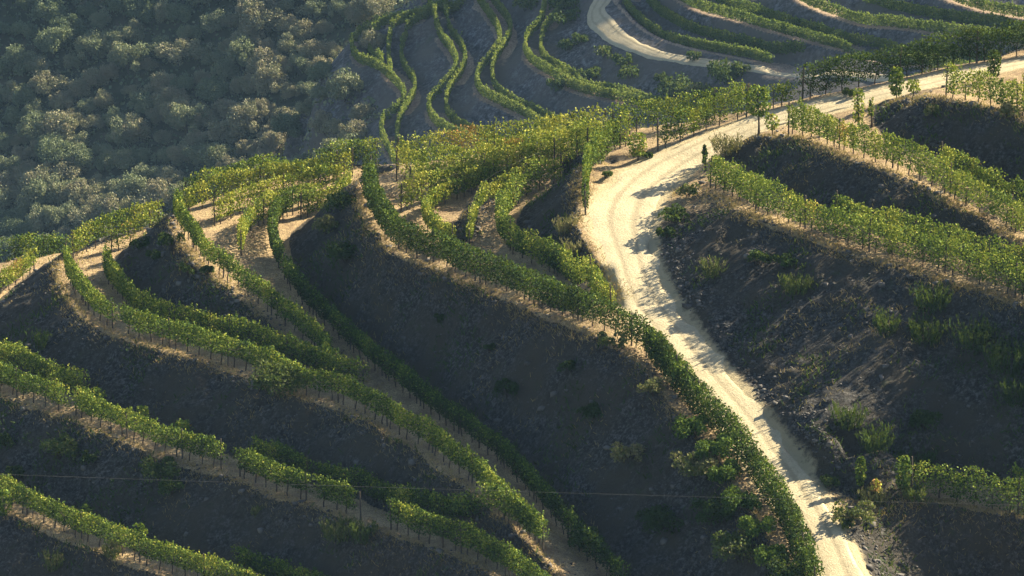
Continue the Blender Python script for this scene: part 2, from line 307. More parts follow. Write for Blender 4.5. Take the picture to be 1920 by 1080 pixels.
def _inside():
    d = np.full(len(_P), 1e9)
    for i in range(0, len(_rl)):
        j = int(np.argmin((_rr[:, 0] - _rl[i, 0]) ** 2 + (_rr[:, 1] - _rl[i, 1]) ** 2))
        for u in (.08, .36, .64, .92):
            c = _rl[i, :2] * (1 - u) + _rr[j, :2] * u; hw = .14 * np.linalg.norm(_rr[j, :2] - _rl[i, :2])
            d = np.minimum(d, np.sqrt((_P[:, 0] - c[0]) ** 2 + (_P[:, 1] - c[1]) ** 2) - hw)
    return d
droad = np.full(X.shape, 50.0); droad[_sub] = _inside()
calm = np.clip((droad - .1) / .8, 0, 1); dust = np.clip(1 - droad / .75, 0, 1)
T.G = T.G + calm * bankf * (fbm(X, Y, 2.4, 11) * 0.50 + fbm(X, Y, 0.6, 21, 2) * 0.24) + calm * (1 - bankf) * (fbm(X, Y, 0.9, 31, 3) * 0.07)
# flatten the bed of the track
CL = line(RL, .5); CR = line(RRt, .5)
def near2(P, Q):
    d = np.full(len(P), 1e9)
    for i in range(0, len(Q)):
        d = np.minimum(d, (P[:, 0] - Q[i, 0]) ** 2 + (P[:, 1] - Q[i, 1]) ** 2)
    return np.sqrt(d)
hillside = gridmesh("hillside", T, GROUND, {"tread": 1 - bankf, "dust": dust}); hillside['kind'] = 'structure'

# the track: a sheet laid just above the ground between its two edges
def track(name, A, B, T, mat, nu=14, lift=0.04, rag=0.7):
    n = int(np.linalg.norm(np.diff(A[:, :2], axis=0), axis=1).sum() / 0.3)
    def rs(P):
        s = np.r_[0, np.cumsum(np.linalg.norm(np.diff(P[:, :2], axis=0), axis=1))]; t = np.linspace(0, s[-1], n)
        return np.stack([np.interp(t, s, P[:, k]) for k in range(3)], -1)
    A = rs(A)
    # match every left point with the nearest right point so that rungs run square to the track
    Bq = []
    k0 = 0
    Bf = catmull(B, 0.2)
    for a in A:
        w_ = slice(k0, k0 + 60); d = np.linalg.norm(Bf[w_, :2] - a[:2], axis=1); k0 = k0 + int(np.argmin(d)) if len(d) else k0; Bq.append(Bf[min(k0, len(Bf) - 1)])
    B = np.array(Bq); K = np.ones(9) / 9
    for c in range(3): B[:, c] = np.convolve(np.pad(B[:, c], 4, mode='edge'), K, 'valid')
    u = np.linspace(0, 1, nu)
    P = A[:, None, :] * (1 - u)[None, :, None] + B[:, None, :] * u[None, :, None]
    e = fbm(P[:, 0, 0], P[:, 0, 1], 1.5, 3) * rag; e2 = fbm(P[:, -1, 0], P[:, -1, 1], 1.5, 4) * rag
    side = (B - A); side /= np.linalg.norm(side, axis=1)[:, None] + 1e-9
    P[:, 0, :2] += side[:, :2] * e[:, None]; P[:, -1, :2] += side[:, :2] * e2[:, None]
    h = T.h(P[..., 0], P[..., 1])
    rut = np.exp(-((u - 0.30) / 0.07) ** 2) + np.exp(-((u - 0.68) / 0.07) ** 2)
    P[..., 2] = h + lift - rut[None, :] * 0.02; P[:, 0, 2] -= lift + .02; P[:, -1, 2] -= lift + .02
    idx = np.arange(P.shape[0] * nu).reshape(-1, nu)
    F = np.stack([idx[:-1, :-1], idx[:-1, 1:], idx[1:, 1:], idx[1:, :-1]], -1).reshape(-1, 4)
    o = npmesh(name, P.reshape(-1, 3), F, mat, smooth=True)
    a = o.data.attributes.new("rut", 'FLOAT', 'POINT'); a.data.foreach_set('value', np.broadcast_to(rut, P.shape[:2]).astype(np.float32).ravel())
    o['kind'] = 'structure'; return o, A, B
trk, TA, TB = track("dirt_track", CL, CR, T, ROAD)

# ---------------------------------------------------------------- leaves
def quads(C, size, rs, aspect=1.0, up=0.25):
    """one randomly turned leaf-sized face per centre"""
    n = len(C); v = rs.normal(size=(n, 3)); v[:, 2] = v[:, 2] * 0.8 + up; v /= np.linalg.norm(v, axis=1)[:, None]
    r = rs.normal(size=(n, 3)); a = np.cross(v, r); a /= np.linalg.norm(a, axis=1)[:, None]; b = np.cross(v, a)
    s = (np.asarray(size) * (0.7 + 0.6 * rs.random(n)))[:, None] * 0.5
    a = a * s; b = b * s * aspect
    V = np.stack([C - a * 0.6 - b, C + a * 0.9 - b * 0.4, C + a * 0.5 + b, C - a + b * 0.3], 1).reshape(-1, 3)
    return V, np.arange(4 * n).reshape(n, 4)
def tube(P, r0, r1, k=6):
    P = np.asarray(P, float); n = len(P); V = []
    for i, p in enumerate(P):
        t = P[min(i + 1, n - 1)] - P[max(i - 1, 0)]; t /= np.linalg.norm(t) + 1e-9
        a = np.cross(t, [0.3, 0.9, 0.1]); a /= np.linalg.norm(a); b = np.cross(t, a); r = r0 + (r1 - r0) * i / max(1, n - 1)
        for j in range(k):
            th = 2 * math.pi * j / k; V.append(p + r * (a * math.cos(th) + b * math.sin(th)))
    F = [[i * k + j, i * k + (j + 1) % k, (i + 1) * k + (j + 1) % k, (i + 1) * k + j] for i in range(n - 1) for j in range(k)]
    if k == 4: F += [[0, 3, 2, 1], [(n - 1) * k + j for j in range(4)]]
    else:
        c = (n - 1) * k
        F += [[c, c + 1, c + 2, c + 3], [c + 3, c + 4, c + 5, c]] if k == 6 else []
    return np.array(V), np.array(F)
def join(parts):
    V = []; F = []; b = 0
    for v, f in parts: V.append(v); F.append(f + b); b += len(v)
    return np.vstack(V), np.vstack(F)
def meshdata(name, V, F, mat, smooth=False):
    o = npmesh(name, V, F, mat, smooth, link=False); me = o.data; bpy.data.objects.remove(o); return me
TRUNKS = []
for k in range(5):
    rs = np.random.default_rng(50 + k); z = np.array([-0.15, 0.15, 0.4, 0.62, 0.8])
    P = np.stack([np.cumsum(rs.normal(0, .03, 5)), np.cumsum(rs.normal(0, .03, 5)), z], -1)
    arm = [tube(np.array([P[-1], P[-1] + [s * 0.18, 0, 0.08], P[-1] + [s * 0.42, rs.normal(0, .03), 0.10]]), 0.022, 0.014) for s in (-1, 1)]
    V, F = join([tube(P, 0.036, 0.026)] + arm); TRUNKS.append(meshdata("vine_trunk", V, F, BARK, True))
POSTS = []
for k, h in enumerate((1.75, 1.85, 1.65)):
    lean = (k - 1) * 0.05
    V, F = tube([[0, 0, -0.3], [lean * .5, 0, h * .5], [lean, 0.02, h - .03], [lean, 0.02, h]], 0.05, 0.042, 6); POSTS.append(meshdata("trellis_post", V, F, WOOD))
def put(name, me, parent, loc, rz=0.0, sc=1.0):
    o = bpy.data.objects.new(name, me); COL.objects.link(o); o.parent = parent
    o.location = loc; o.rotation_euler = (0, 0, rz); o.scale = (sc, sc, sc); return o

def resample(P, step):
    s = np.r_[0, np.cumsum(np.linalg.norm(np.diff(P[:, :2], axis=0), axis=1))]
    n = max(1, int(round(s[-1] / step))); t = (np.arange(n) + 0.5) * s[-1] / n
    Q = np.stack([np.interp(t, s, P[:, k]) for k in range(2)], -1)
    te = np.clip(t + .3, 0, s[-1]); tb = np.clip(t - .3, 0, s[-1])
    D = np.stack([np.interp(te, s, P[:, k]) - np.interp(tb, s, P[:, k]) for k in range(2)], -1); D /= np.linalg.norm(D, axis=1)[:, None] + 1e-9
    return Q, D, s[-1]
NLEAF = 560
def vine_row(P, label, group, seed, h=1.6, tint=0.5, thick=0.21, gaps=0.02, low=0.46, dens=1.0, post_every=5, terrain=None, leaf=0.09, full=True, sep=False, name="vine_row", mat=None):
    """P: the ground line of one trellised row. Root at its middle; foliage, posts, trunks and wires are its parts."""
    rs = np.random.default_rng(seed); terrain = terrain or T
    Q, D, Ltot = resample(P, 0.95 if full else 1.1)
    z = terrain.h(Q[:, 0], Q[:, 1]); m = len(Q) // 2
    root = empty(name, (Q[m, 0], Q[m, 1], z[m])); o0 = np.array([Q[m, 0], Q[m, 1], z[m]])
    thing(root, label, "grapevine row", group)
    C = []; TI = []; vig = 1 + 0.35 * fbm(Q[:, 0], Q[:, 1], 4.0, seed % 97 + 5, 2)
    for i in range(len(Q)):
        if rs.random() < gaps: continue
        nrm = np.array([-D[i, 1], D[i, 0]]); hh = h * ((0.84 + 0.30 * rs.random()) if sep else (0.93 + 0.13 * rs.random())) * (0.75 + 0.25 * vig[i]); th = thick * (0.8 + 0.5 * rs.random())
        n = int(NLEAF * dens * (0.75 + 0.5 * rs.random()) * (1 if full else 0.30))
        u = np.clip(rs.normal(0, 0.31 if sep else 0.42, n), -0.85, 0.85); t = rs.random(n) ** 0.85
        lo = (low * .62 if sep else low * .9) * (0.7 + 0.5 * rs.random())
        zz = lo + (hh - lo) * t
        prof = np.sqrt(np.clip(1 - ((t - 0.55) / 0.62) ** 2, 0.08, 1))
        v = rs.uniform(-1, 1, n) * th * prof
        # shoots that stand above or hang out of the hedge
        ns = 3
        for _ in range(ns):
            k = slice(int(rs.integers(0, n - 12)), None); k = slice(k.start, k.start + 9)
            u[k] = rs.uniform(-.5, .5) + rs.normal(0, .03, 9); v[k] = rs.normal(0, .12) + rs.normal(0, .03, 9); zz[k] = hh + np.linspace(-.12, .26, 9) * rs.random()
        x = Q[i, 0] + D[i, 0] * u + nrm[0] * v; y = Q[i, 1] + D[i, 1] * u + nrm[1] * v
        C.append(np.stack([x, y, z[i] + zz], -1) - o0)
        vt = tint + rs.normal(0, 0.09)
        ti = vt + rs.normal(0, 0.17, n) + 0.22 * (t - 0.45)  # upper leaves yellower: sun on the row tops put into the tint
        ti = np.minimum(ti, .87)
        if rs.random() < 0.025: ti = ti + 0.2
        TI.append(ti)
        if full:
            put("trunk", TRUNKS[int(rs.integers(5))], root, (Q[i, 0] - o0[0], Q[i, 1] - o0[1], z[i] - o0[2]), math.atan2(D[i, 1], D[i, 0]) + rs.normal(0, .1), 0.9 + .2 * rs.random())
    if not C: return root
    C = np.vstack(C); V, F = quads(C, leaf if full else leaf * 2.0, rs)
    npmesh("foliage", V, F, mat or VINE, parent=root, fattr={"tint": np.clip(np.concatenate(TI), 0, 1)})
    if full:
        pk = sorted(set(list(range(0, len(Q), post_every)) + [len(Q) - 1]))
        PP = []
        for k in pk:
            e = -0.5 if k == 0 else (0.5 if k == len(Q) - 1 else 0.45)
            x, y = Q[k] + D[k] * e; zz = float(terrain.h(x, y)); put("post", POSTS[int(rs.integers(3))], root, (x - o0[0], y - o0[1], zz - o0[2]), rs.random() * 6, h / 1.75)
            PP.append([x - o0[0], y - o0[1], zz - o0[2]])
        PP = [PP[0]] + [[Q[k][0] - o0[0], Q[k][1] - o0[1], z[k] - o0[2]] for k in range(1, len(Q) - 1)] + [PP[-1]]
        if len(PP) > 1:
            for hz in (0.72, 1.15, 1.5):
                V, F = tube(np.array(PP) + [0, 0, hz], 0.003, 0.003, 4); npmesh("trellis_wire", V, F, WIRE, parent=root)
    return root
def guess_line(px, step=0.6):
    """points (px, py, z guess) of a row's foot, dropped onto the ground"""
    P = np.array([T.settle(*p) for p in px]); return catmull(P, step)
def part_of(C, d, x0, x1, i0=0):
    """a line d metres uphill of a terrace edge, between two photo columns"""
    P = line(C, 0.5); cs = P; 
    rel = P - np.array([0, 0, CAMZ]); zc = rel[:, 1] * math.cos(PITCH) - rel[:, 2] * math.sin(PITCH)
    px = 960 + FPX * rel[:, 0] / zc
    O = offset(P, d); k = np.where((px >= x0) & (px <= x1))[0]; k = k[k >= i0]
    return O[k]

# ---------------------------------------------------------------- rows of the near hill
G1 = "vine rows on the left terraces"; G2 = "vine rows on the ridge top"; G3 = "vine rows right of the track"; G4 = "vine rows along the skyline"
NEAR = [
 (part_of(L0c, .7, -90, 470), "long green row on the lowest terrace in the bottom left corner", G1, dict(tint=.38, low=.56)),
 (part_of(L0c, 2.8, 362, 540), "short row behind the lowest left row, near the bottom edge", G1, dict(tint=.38, h=1.5)),
 (part_of(L1c, .7, -100, 405), "left segment of the second lowest terrace's front row, ending at a gap", G1, dict(tint=.38, low=.56)),
 (part_of(L1c, .7, 425, 655), "middle segment of the front row on the second lowest left terrace, between two gaps", G1, dict(tint=.36, low=.56)),
 (part_of(L1c, .7, 712, 1040), "right end segment of the second lowest terrace's front row, leaving the bottom edge", G1, dict(tint=.38, low=.56)),
 (part_of(L1c, 2.7, -100, 98), "short upper row at the left edge behind the second lowest terrace's front row", G1, dict(tint=.5, h=1.6)),
 (part_of(L1c, 2.6, 395, 510), "short piece of back row starting the second lowest terrace's rear line", G1, dict(tint=.38, h=1.45, gaps=.12)),
 (part_of(L1c, 2.6, 520, 935), "long dark green back row on the second lowest left terrace", G1, dict(tint=.34, h=1.5)),
 (part_of(L2c, .7, -400, 985, 6), "long row curving from the pale rounded terrace end at far left to bottom centre", G1, dict(tint=.43, low=.56)),
 (part_of(L2c, 2.9, -100, 612, 8), "back row starting upright at the left nose and pinching out against the dark slope", G1, dict(tint=.50, h=1.6)),
 (np.vstack([part_of(L3c, .65, -100, 592, 3), guess_line([(612, 702, 3.8), (636, 716, 3.75)])]), "row descending from the left ridge and ending at a post below the dark wedge", G1, dict(tint=.38, low=.56)),
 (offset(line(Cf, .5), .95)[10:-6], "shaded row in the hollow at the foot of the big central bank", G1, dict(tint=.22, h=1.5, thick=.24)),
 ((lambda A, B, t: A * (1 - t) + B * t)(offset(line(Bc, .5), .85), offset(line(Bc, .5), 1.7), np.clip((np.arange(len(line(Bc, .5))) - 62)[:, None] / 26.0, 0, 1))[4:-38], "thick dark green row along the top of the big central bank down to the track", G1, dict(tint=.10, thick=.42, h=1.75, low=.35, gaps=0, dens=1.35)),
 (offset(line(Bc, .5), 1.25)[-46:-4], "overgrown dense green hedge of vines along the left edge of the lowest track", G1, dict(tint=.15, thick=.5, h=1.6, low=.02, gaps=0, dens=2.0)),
 (offset(line(Df, .5), -.75), "row curling round the small bank left of the track bend", G2, dict(sep=True, tint=.5, thick=.33, low=.4)),
 (guess_line([(752, 399, 8.95), (790, 385, 9.1), (830, 368, 9.2), (880, 352, 9.5), (960, 333, 10), (1040, 315, 10.7)]), "row behind the tall post beside the bright golden patch", G2, dict(sep=True, tint=.64, h=1.72)),
 (guess_line([(848, 466, 9.05), (815, 445, 9), (798, 420, 9), (806, 400, 9), (838, 382, 9.2), (880, 365, 9.4), (925, 345, 9.8)]), "hooked row bending from the thick dark row up to the small stony step", G2, dict(sep=True, tint=.62, h=1.35)),
 (guess_line([(880, 462, 9.4), (886, 430, 9.9), (898, 398, 10), (914, 384, 10), (950, 362, 10.2), (1010, 335, 10.6)]), "thin row beside the striped sandy path, left side of it", G2, dict(sep=True, tint=.64, h=1.2, thick=.2, dens=.8)),
 (guess_line([(745, 340, 8.95), (850, 330, 9.6), (960, 310, 10.4), (1050, 296, 11), (1130, 285, 12)]), "second yellow green row below the ridge skyline in the centre", G2, dict(sep=True, tint=.64, h=1.7)),
 (guess_line([(770, 366, 8.95), (850, 348, 9.5), (950, 327, 10.2), (1040, 306, 10.9), (1100, 292, 11.8)]), "third yellow green row below the ridge skyline in the centre", G2, dict(sep=True, tint=.64, h=1.7)),
 (guess_line([(748, 318, 9), (844, 303, 9.6), (957, 285, 10.4), (1046, 272, 11.1), (1135, 260, 11.7)]), "yellow green row forming the middle of the ridge skyline", G4, dict(tint=.62, h=1.8)),
 (guess_line([(1150, 258, 12), (1218, 245, 12.5), (1292, 232, 13), (1367, 218, 13.5), (1405, 212, 13.7)]), "skyline row just left of the single tall vine on a pole", G4, dict(tint=.42, h=1.8)),
 (guess_line([(1098, 402, 12.2), (1098, 365, 12.4), (1106, 325, 12.6), (1135, 298, 12.5), (1180, 272, 12.5)]), "row seen end on at the track bend, with a dark stake at its foot", G2, dict(sep=True, tint=.42, h=1.85, low=.3)),
 (guess_line([(1233, 284, 12.8), (1284, 265, 13.1), (1313, 251, 13.3), (1352, 235, 13.6), (1400, 220, 13.9)]), "row of separate upright vines edging the upper side of the track bend", G2, dict(sep=True, tint=.52, h=1.9, gaps=.05)),
 (offset(line(RL, .5), .9), None, None, None),
 (guess_line([(-60, 504, .85), (0, 492, .9), (60, 481, .95), (122, 468, 1.0)]), "dark row on the skyline at the left edge", G4, dict(tint=.28, h=1.6, thick=.35)),
 (guess_line([(-20, 566, .9), (10, 548, .9), (40, 528, .95), (64, 510, .95)]), "small yellow row at the left edge under the skyline row", G1, dict(tint=.64, h=1.4)),
 (guess_line([(138, 484, 3.5), (166, 470, 3.5), (207, 453, 3.5), (252, 438, 3.5), (298, 422, 3.6)]), "skyline row between the left nose and the second nose of dark bank", G4, dict(tint=.48)),
 (guess_line([(210, 474, 3.5), (249, 459, 3.5), (280, 444, 3.6)]), "short thin row above the yellow grass by the second nose", G1, dict(tint=.62, h=1.4, dens=.6)),
 (guess_line([(345, 402, 6.2), (394, 388, 6.2), (450, 372, 6.3), (520, 355, 6.4), (600, 342, 6.6), (660, 330, 6.8)]), "second row under the left ridge skyline, yellowish", G2, dict(sep=True, tint=.64, h=1.65)),
 (guess_line([(403, 424, 6.1), (453, 402, 6.2), (490, 390, 6.2), (540, 376, 6.2), (600, 362, 6.3), (645, 350, 6.5)]), "third row under the left ridge skyline, above the stony ground", G2, dict(sep=True, tint=.64, h=1.6)),
 (guess_line([(452, 479, 6), (457, 452, 6.1), (470, 432, 6.1), (500, 416, 6.1), (542, 397, 6.2), (600, 380, 6.3)]), "row starting at the tall dark post on the sandy nose", G2, dict(sep=True, tint=.64, h=1.55)),
 (guess_line([(566, 410, 6.1), (607, 398, 6.2), (640, 384, 6.3), (656, 368, 6.5)]), "short yellow row at the head of the big central bank", G2, dict(sep=True, tint=.62, h=1.5)),
 (guess_line([(350, 388, 6.2), (420, 363, 6.3), (480, 345, 6.4), (540, 333, 6.5), (620, 320, 6.7), (705, 306, 6.9)]), "dark green row on the left ridge skyline against the woodland", G4, dict(tint=.33, thick=.4)),
 (part_of(R1c, .9, 1298, 2010), "front row of the broad terrace right of the track, starting at a stake", G3, dict(sep=True, tint=.47, thick=.38, h=1.8)),
 (part_of(R1c, 2.7, 1490, 2010), "back row behind the broad right terrace's front row", G3, dict(sep=True, tint=.50, h=1.7, gaps=.08)),
 (part_of(R2c, .8, 1455, 2010), "front row of the second terrace up on the right, starting beside the track", G3, dict(sep=True, tint=.50, h=1.75, gaps=.05)),
 (part_of(R2c, 3.0, 1680, 2010), "back row on the second terrace up on the right, against the dark slope", G3, dict(sep=True, tint=.50, h=1.6, gaps=.12)),
 (part_of(R3c, .8, 1745, 2010), "front row of the topmost right terrace below the track", G3, dict(sep=True, tint=.55, h=1.75)),
 (part_of(R3c, 2.4, 1850, 2010), "back row of the topmost right terrace at the right edge", G3, dict(sep=True, tint=.58, h=1.7)),
 (part_of(R0c, .7, 1716, 2010), "front row at lower right edge above the darkest slope", G3, dict(sep=True, tint=.37, h=1.8, low=.25, thick=.38, gaps=0)),
 (part_of(R0c, 2.7, 1838, 2010), "back row at the lower right edge", G3, dict(sep=True, tint=.36, h=1.5)),
]
tk = offset(line(RL, .5), .9)
rel = tk - np.array([0, 0, CAMZ]); pxs = 960 + FPX * rel[:, 0] / (rel[:, 1] * math.cos(PITCH) - rel[:, 2] * math.sin(PITCH))
up = np.arange(len(tk)) > len(tk) // 2
for i, (P, lab, grp, kw) in enumerate(NEAR):
    if lab is None:
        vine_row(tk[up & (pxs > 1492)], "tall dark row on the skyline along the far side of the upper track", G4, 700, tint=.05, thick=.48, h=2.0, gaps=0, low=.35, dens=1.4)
        vine_row(tk[up & (pxs > 1444) & (pxs < 1486)], "low green clump of row between the pole vine and the tall dark skyline row", G4, 701, tint=.40, h=1.3)
        continue
    vine_row(P, lab, grp, 100 + i, **kw)

def single_vine(px, py, z, h, label, tint=.5, w_=.28, seed=0, pole=False, low=.3, crown_top=None, n=320, name="grapevine"):
    rs = np.random.default_rng(900 + seed); p = T.settle(px, py, z)
    root = thing(empty(name, p), label, "grapevine", None)
    t = rs.random(n); zz = low + (h - low) * t; prof = np.sqrt(np.clip(1 - ((t - .5) / .6) ** 2, .1, 1)); a = rs.random(n) * 6.28; r = w_ * prof * np.sqrt(rs.random(n))
    C = np.stack([r * np.cos(a) * 1.25, r * np.sin(a), zz], -1); V, F = quads(C, .13, rs)
    npmesh("foliage", V, F, VINE, parent=root, fattr={"tint": np.clip(tint + rs.normal(0, .18, n), 0, 1)})
    V, F = tube([[0, 0, -.2], [.04, 0, low * .5], [0, .03, low + .15 * h], [.03, 0, h * .6]], .05 if pole else .035, .03); npmesh("trunk", V, F, BARK, parent=root)
    if pole:
        V, F = tube([[.1, 0, -.3], [.02, 0, h * .5], [-.08, 0, h * .92]], .05, .045); npmesh("post", V, F, WOOD, parent=root)
    return root
for k, a in enumerate([
 (1421, 258, 14.1, 2.85, "tall single vine trained up a leaning bare pole beside the track", dict(tint=.46, w_=.6, pole=True, low=1.2, n=700)),
 (1321, 322, 12.9, 1.5, "narrow dark vine on a stake above the start of the broad right terrace's row", dict(tint=.45, w_=.13, low=.45, pole=True, n=130)),
 (1195, 302, 12.6, 1.6, "separate yellow green vine on bare ground inside the track bend", dict(tint=.6, w_=.45, n=420)),
 (1680, 182, 15.7, 1.75, "square topped single vine beside the track above the topmost right terrace's nose", dict(tint=.40, w_=.36, low=.2, n=520)),
 (1712, 180, 16.8, 1.0, "small thin vine between the square topped vine and the topmost right row", dict(tint=.6, w_=.35, n=150)),
 (1863, 150, 16.8, 1.75, "dark narrow vine near the upper right corner on the track verge", dict(tint=.15, w_=.32, n=380)),
 (1608, 240, 15.0, 2.2, "tallest spindly vine with a dark post on the second right terrace", dict(tint=.62, w_=.3, pole=True, n=300)),
 (1633, 240, 15.2, 1.7, "thin vine on a bare dark post just right of the spindly tall one", dict(tint=.6, w_=.14, pole=True, low=.7, n=90)),
 (1447, 255, 14.2, 1.2, "small sparse vine at the very start of the second right terrace by the track", dict(tint=.6, w_=.34, n=170)),
 (1613, 905, 6.6, 1.75, "upright single vine by the track at lower right", dict(tint=.4, w_=.22, n=300)),
 (1642, 912, 6.5, .9, "small vine with orange leaves between two upright vines at lower right", dict(tint=.95, w_=.25, n=110)),
 (1693, 925, 6.4, 1.9, "pointed upright vine at the left end of the lower right row", dict(tint=.40, w_=.36, n=420)),
 (175, 770, .75, 1.3, "first of three separate vines left standing behind the second lowest terrace row, widest one", dict(tint=.5, w_=.6, n=330)),
 (268, 800, .85, 1.2, "middle one of the three separate vines behind the second lowest terrace row", dict(tint=.5, w_=.3, n=190)),
 (345, 830, .95, 1.3, "rightmost of the three separate vines behind the second lowest terrace row", dict(tint=.46, w_=.42, n=260)),
 (162, 990, -2.1, 1.3, "small separate vine behind the lowest left row, the left one of a pair", dict(tint=.42, w_=.25, n=170)),
 (262, 1026, -2.1, 1.3, "separate vine behind the lowest left row, the right one of a pair", dict(tint=.42, w_=.36, n=230)),
 (8, 975, -2.1, 1.7, "vine cut by the left edge at the start of the lowest terrace", dict(tint=.42, w_=.4, n=320))]):
    single_vine(*a[:5], seed=k, **a[5])

# ---------------------------------------------------------------- shrubs on the banks
def shrub(px, py, wd, ht, label, tint=.4, style='round', seed=0, terrain=None, mat=None, name="shrub", cat="shrub", group="shrubs on the terrace banks", leaf=.11, n=None):
    rs = np.random.default_rng(3000 + seed); terrain = terrain or T; p = terrain.hit(px, py)
    root = thing(empty(name, p - np.array([0, 0, .05])), label, cat, group)
    n = n or int(420 * wd * (ht + .5)); n = min(n, 6000)
    if style == 'broom':
        nb = max(14, int(40 * wd)); a = rs.random(nb) * 6.28; lean = rs.random(nb) * .55; st = []; TI = []
        per = max(6, n // nb); C = []
        for i in range(nb):
            L_ = ht * (.6 + .5 * rs.random()); s = rs.random(per) ** .7
            bx = wd * .35 * math.sqrt(rs.random()) * math.cos(a[i]); by = wd * .35 * math.sqrt(rs.random()) * math.sin(a[i])
            C.append(np.stack([bx + math.cos(a[i]) * lean[i] * L_ * s, by + math.sin(a[i]) * lean[i] * L_ * s, L_ * s], -1) + rs.normal(0, .035, (per, 3)))
            TI.append(tint + rs.normal(0, .08) + rs.normal(0, .08, per) + .15 * (s - .5))
        C = np.vstack(C); v, f = [], []
        d = rs.normal(size=C.shape) * .35 + [0, 0, 1]; d /= np.linalg.norm(d, axis=1)[:, None]; sd = np.cross(d, rs.normal(size=C.shape)); sd /= np.linalg.norm(sd, axis=1)[:, None]
        L2 = .16; V = np.stack([C - sd * .02, C + sd * .02, C + sd * .012 + d * L2, C - sd * .012 + d * L2], 1).reshape(-1, 3); F = np.arange(4 * len(C)).reshape(-1, 4)
        TI = np.concatenate(TI)
    else:
        k = max(5, int(9 * wd)); cc = np.clip(rs.normal(size=(k, 3)), -1.3, 1.3) * [.26 * wd, .26 * wd, .16 * ht] + [0, 0, ht * .55]; rad = (.18 + .14 * rs.random(k)) * min(wd, ht * 1.3)
        j = rs.integers(0, k, n); dv = rs.normal(size=(n, 3)); dv /= np.linalg.norm(dv, axis=1)[:, None]; dv[:, 2] = np.where(dv[:, 2] < -.4, -dv[:, 2], dv[:, 2])
        C = cc[j] + dv * (rad[j] * (.65 + .4 * rs.random(n)))[:, None]; C[:, 2] = np.maximum(C[:, 2], .03)
        V, F = quads(C, leaf, rs); TI = tint + (rs.random(k) * .22 - .11)[j] + rs.normal(0, .1, n)
    npmesh("foliage", V, F, mat or BUSHM, parent=root, fattr={"tint": np.clip(TI, 0, 1)})
    nst = 5; parts = []
    for i in range(nst):
        a = rs.random() * 6.28; parts.append(tube([[0, 0, -.15], [.1 * math.cos(a) * wd, .1 * math.sin(a) * wd, ht * .3], [.22 * math.cos(a) * wd, .22 * math.sin(a) * wd, ht * .65]], .025, .01, 4))
    V, F = join(parts); npmesh("stem", V, F, BARK, parent=root)
    return root
